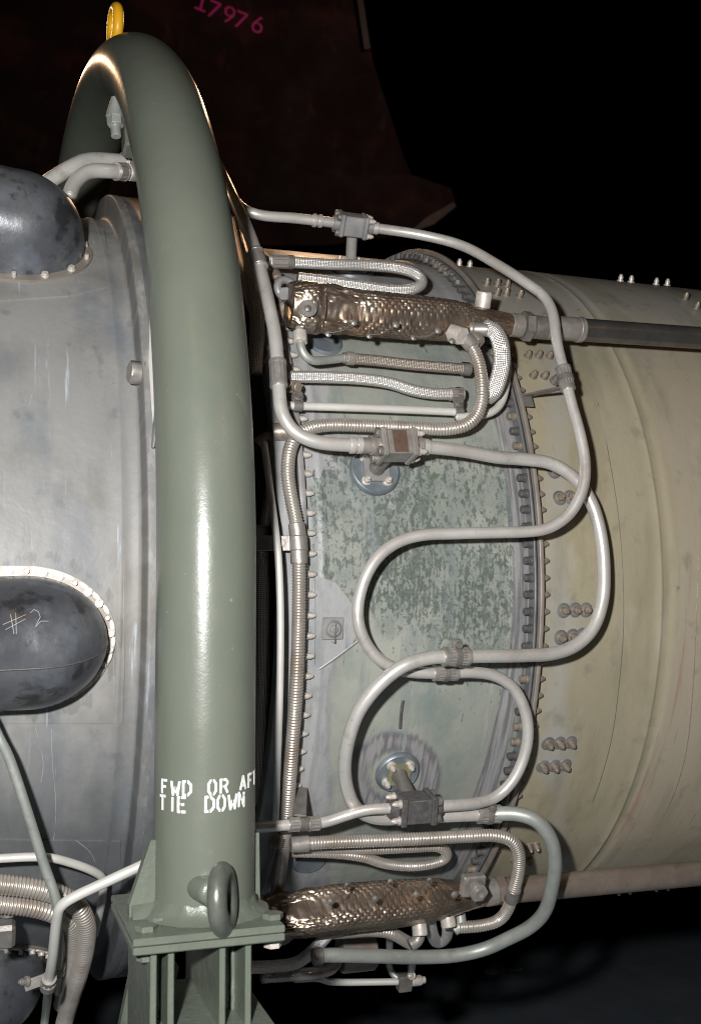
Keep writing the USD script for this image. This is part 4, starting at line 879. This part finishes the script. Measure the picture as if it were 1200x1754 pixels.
# tie-down ring and its stub
rc_ = aty(381, 1541, HY - HT - .020)
rn = V3(.87, -.42, .06)
rg = torus(.0198, .0086, 56, 24); rg.apply_scale((1, 1.12, 1))
ring_p = part('tie_down_ring', put(rg, rc_, rn, (0, .0, 1)) if False else put(rg, rc_, rn, (.36, .9, 0)), RINGP, hoop, 'worn grey steel tie down ring at the foot of the hoop', smooth=True)
sq = aty(351, 1524, HY - HT - .002)
part('ring_stub', put(rev([(0, -.012), (.0118, -.012), (.0118, .010), (.0095, .014), (.006, .0155), (0, .016)], 28), sq, V3(.25, -1, 0)), OLIVE2, ring_p, smooth=40)
# stencil
ST = {'F': ([[(0, 0), (0, 1.4), (.8, 1.4)], [(0, .75), (.62, .75)]], [(.18, 1.2, .34, 1.6)]),
      'W': ([[(0, 1.4), (.22, 0), (.5, .8), (.78, 0), (1, 1.4)]], [(.40, .5, .60, 1.0)]),
      'D': ([[(0, 0), (0, 1.4), (.5, 1.4), (.85, 1.05), (.85, .35), (.5, 0), (0, 0)]], [(.30, -.3, .46, .3), (.30, 1.1, .46, 1.7)]),
      'O': ([[(.25, 0), (.6, 0), (.85, .35), (.85, 1.05), (.6, 1.4), (.25, 1.4), (0, 1.05), (0, .35), (.25, 0)]], [(.34, -.3, .51, .3), (.34, 1.1, .51, 1.7)]),
      'R': ([[(0, 0), (0, 1.4), (.6, 1.4), (.82, 1.15), (.82, .95), (.6, .7), (0, .7)], [(.5, .7), (.85, 0)]], [(.22, .5, .36, .9), (.22, 1.1, .36, 1.7)]),
      'A': ([[(0, 0), (.45, 1.4), (.9, 0)], [(.2, .45), (.7, .45)]], [(.38, 1.0, .52, 1.7), (.38, .2, .52, .7)]),
      'T': ([[(.45, 0), (.45, 1.4)], [(0, 1.4), (.9, 1.4)]], [(.1, 1.0, .1, 1.0), (.62, 1.1, .72, 1.7)]),
      'I': ([[(.3, 0), (.3, 1.4)]], []),
      'E': ([[(.8, 0), (0, 0), (0, 1.4), (.8, 1.4)], [(0, .72), (.65, .72)]], [(.18, 1.1, .32, 1.7), (.18, -.3, .32, .3), (.18, .5, .32, .9)]),
      'N': ([[(0, 0), (0, 1.4), (.8, 0), (.8, 1.4)]], [(.30, .3, .46, 1.1)])}
def letter(ch, w, hgt):
    lines, cuts = ST[ch]
    g_ = unary_union([LineString(l).buffer(.135, cap_style=2, join_style=1) for l in lines])
    for c_ in cuts: g_ = g_.difference(sbox(*c_))
    return affinity.scale(g_, w, hgt / 1.4, origin=(0, 0))
def stencil(chars, z0, hgt, slope):
    view = math.atan2(HX, HY)      # direction in which the tube faces the lens
    for ch, phi0, w in chars:
        g_ = letter(ch, w, hgt)
        m = cat(*[trimesh.creation.extrude_polygon(q, .0006) for q in getattr(g_, 'geoms', [g_])])
        m = trimesh.Trimesh(*trimesh.remesh.subdivide_to_size(m.vertices, m.faces, .004))
        v = m.vertices
        ph = math.radians(phi0) + v[:, 0] / HT
        rr = HT - .00025 + v[:, 2]
        ang = ph - view
        m.vertices = np.stack([HX + rr * np.sin(ang), HY - rr * np.cos(ang), z0 + v[:, 1] + slope * np.degrees(ph) * HT / 57.3], 1)
        part('stencil_letter', m, WHITEP, hoop, smooth=False)
z1 = aty(350, 1362, HY - HT)[2]; z2 = aty(350, 1391, HY - HT)[2]
stencil([('F', -55, .0088), ('W', -39.5, .0088), ('D', -24, .0084), ('O', 4, .0078), ('R', 17.5, .0078), ('A', 43, .0080), ('F', 58, .0080), ('T', 72, .0080)], z1, .0118, .03)
stencil([('T', -59, .0092), ('I', -41, .0085), ('E', -30, .0090), ('D', 1, .0084), ('O', 14, .0080), ('W', 27, .0084), ('N', 41, .0080)], z2, .0125, .03)
# lifting eye on the crest and bolt block inside
ye = aty(197, 38, 1.68); ring = torus(.026, .0078, 40, 18)
part('lifting_eye', cat(put(ring, ye - V3(0, 0, .006), V3(1, .05, 0)), put(cylm(.013, .03, 24), ye - V3(0, 0, .058), (0, 0, 1))), YELLOW, hoop, 'yellow lifting eye on top of the hoop', smooth=True)
q = aty(200, 205, 1.42)
bb = part('inner_lug', cat(put(cbox(.020, .035, .045, .003), q + V3(.020, .016, -.012), V3(0, .2, 1))), OLIVE2, hoop)
part('hex_bolt', cat(put(hexm(.0105, .013), q - V3(.002, 0, -.004), V3(.05, -.2, -1)), put(cylm(.0062, .020, 20), q - V3(.002, 0, .003), V3(.05, -.2, -1)), put(rev([(0, 0), (.0115, 0), (.005, .024), (0, .024)], 24), q + V3(-.002, 0, .004), V3(0, 0, 1))), PIPEG, bb, smooth=25)
# tubes passing under the crest of the hoop
tE = pipe('thin_pipe', [aty(40, 345, 1.45), aty(90, 306, 1.46), aty(128, 283, 1.47), aty(150, 274, 1.48), aty(215, 277, 1.5), aty(300, 285, 1.55)], .0098, PIPE, 'grey pipe entering under the crest of the hoop, upper of two')
tF = pipe('thin_pipe', [aty(118, 336, 1.44), aty(128, 313, 1.45), aty(150, 294, 1.46), aty(195, 293, 1.47), aty(240, 297, 1.5)], .0092, PIPE, 'grey pipe entering under the crest of the hoop, lower of two')
fit(tE, 216, 277, ribbed(.0125, .018, 10), STEEL, 'coupling_nut', -.006); fit(tF, 205, 294, ribbed(.0115, .016, 10), STEEL, 'coupling_nut', -.006); fit(tF, 223, 295, hexm(.012, .014), NUT, 'hex_nut', -.006)

# ------------------------------------------------------------------ post under the hoop
post = thing('stand_post', 'pale green welded steel post of paired channels under the hoop foot', 'engine stand', (cxp, cyp, 0))
pl2 = cbox(PX1 - PX0, PY1 - PY0, pt_, .0012); pl2.apply_translation((cxp, cyp, ptop - pt_ * 1.5 - .0006)); part('top_plate', pl2, OLIVE2, post)
zt = ptop - 2 * pt_ - .0008
def vplate(x, w, y0, y1, zb=0.0, z1_=zt):
    m = cbox(w, y1 - y0, z1_ - zb, .001); m.apply_translation((x, (y0 + y1) / 2, (z1_ + zb) / 2)); return m
zs = aty(350, 1738, 1.05)[2]
xa = [aty(a, 1680, 1.008)[0] for a in (262, 292, 380, 424)]
for i, (x0, x1) in enumerate(((xa[0], xa[1]), (xa[2], xa[3]))):
    y0, y1 = 1.005, 1.138
    part('channel', cat(vplate(x0, .0055, y0, y1), vplate(x1, .0055, y0, y1), vplate((x0 + x1) / 2, abs(x1 - x0) - .0056, y0 + .045, y0 + .051)), OLIVE2, post, smooth=25)
    for x in (x0, x1):
        C_ = np.stack([np.full(60, x + .004 * (1 if x == x0 else -1)), np.full(60, y0 + .043), np.linspace(zt - .3, zt, 60)], 1) + rng.normal(0, .0006, (60, 3))
        part('weld_bead', sweep(C_, .003, 8), OLIVE2, post)
sh = cbox(xa[3] - xa[1] + .03, .16, .006, .001); sh.apply_translation(((xa[3] + xa[1]) / 2 + .008, 1.06, zs)); part('shelf_plate', sh, OLIVE2, post)
ft = cbox(.30, .34, .02, .003); ft.apply_translation((cxp, cyp + .03, .0115)); part('foot_plate', ft, OLIVE2, post)
part('inner_web', put(cbox(.004, .10, .40, .0006), V3(aty(345, 1680, 1.12)[0], 1.14, zt - .22)), OLIVE2, post)
# brace behind the post at the lower left
br = aty(190, 1740, 1.25)
part('brace', put(cbox(.05, .02, .5, .003), br + V3(0, .02, -.2), V3(.2, 0, 1)), OLIVE2, post)
# pale paint chips on the floor
def floor_at(px, py):
    d_ = ray(px, py); return EYE + d_ * (-(EZ) / d_[2])
FLK = ['pale flake on the dark floor, nearest the underslung grey pipe at left', 'pale flake on the dark floor, upper right of the four', 'pale flake on the dark floor, lowest of the four', 'pale flake on the dark floor, rightmost of the four']
for i, (px, py) in enumerate(((820, 1646), (863, 1641), (840, 1666), (883, 1660))):
    q = floor_at(px, py); m = put(cylm(.022, .004, 9), q, (0, 0, 1)); 
    m.vertices[:, 0] += rng.normal(0, .003, len(m.vertices))
    pth = part('paint_chip', m, CHIP, '/World', FLK[i], group='pale flakes on the floor')
    stage.GetPrimAtPath(pth).SetCustomDataByKey('category', 'paint flake')
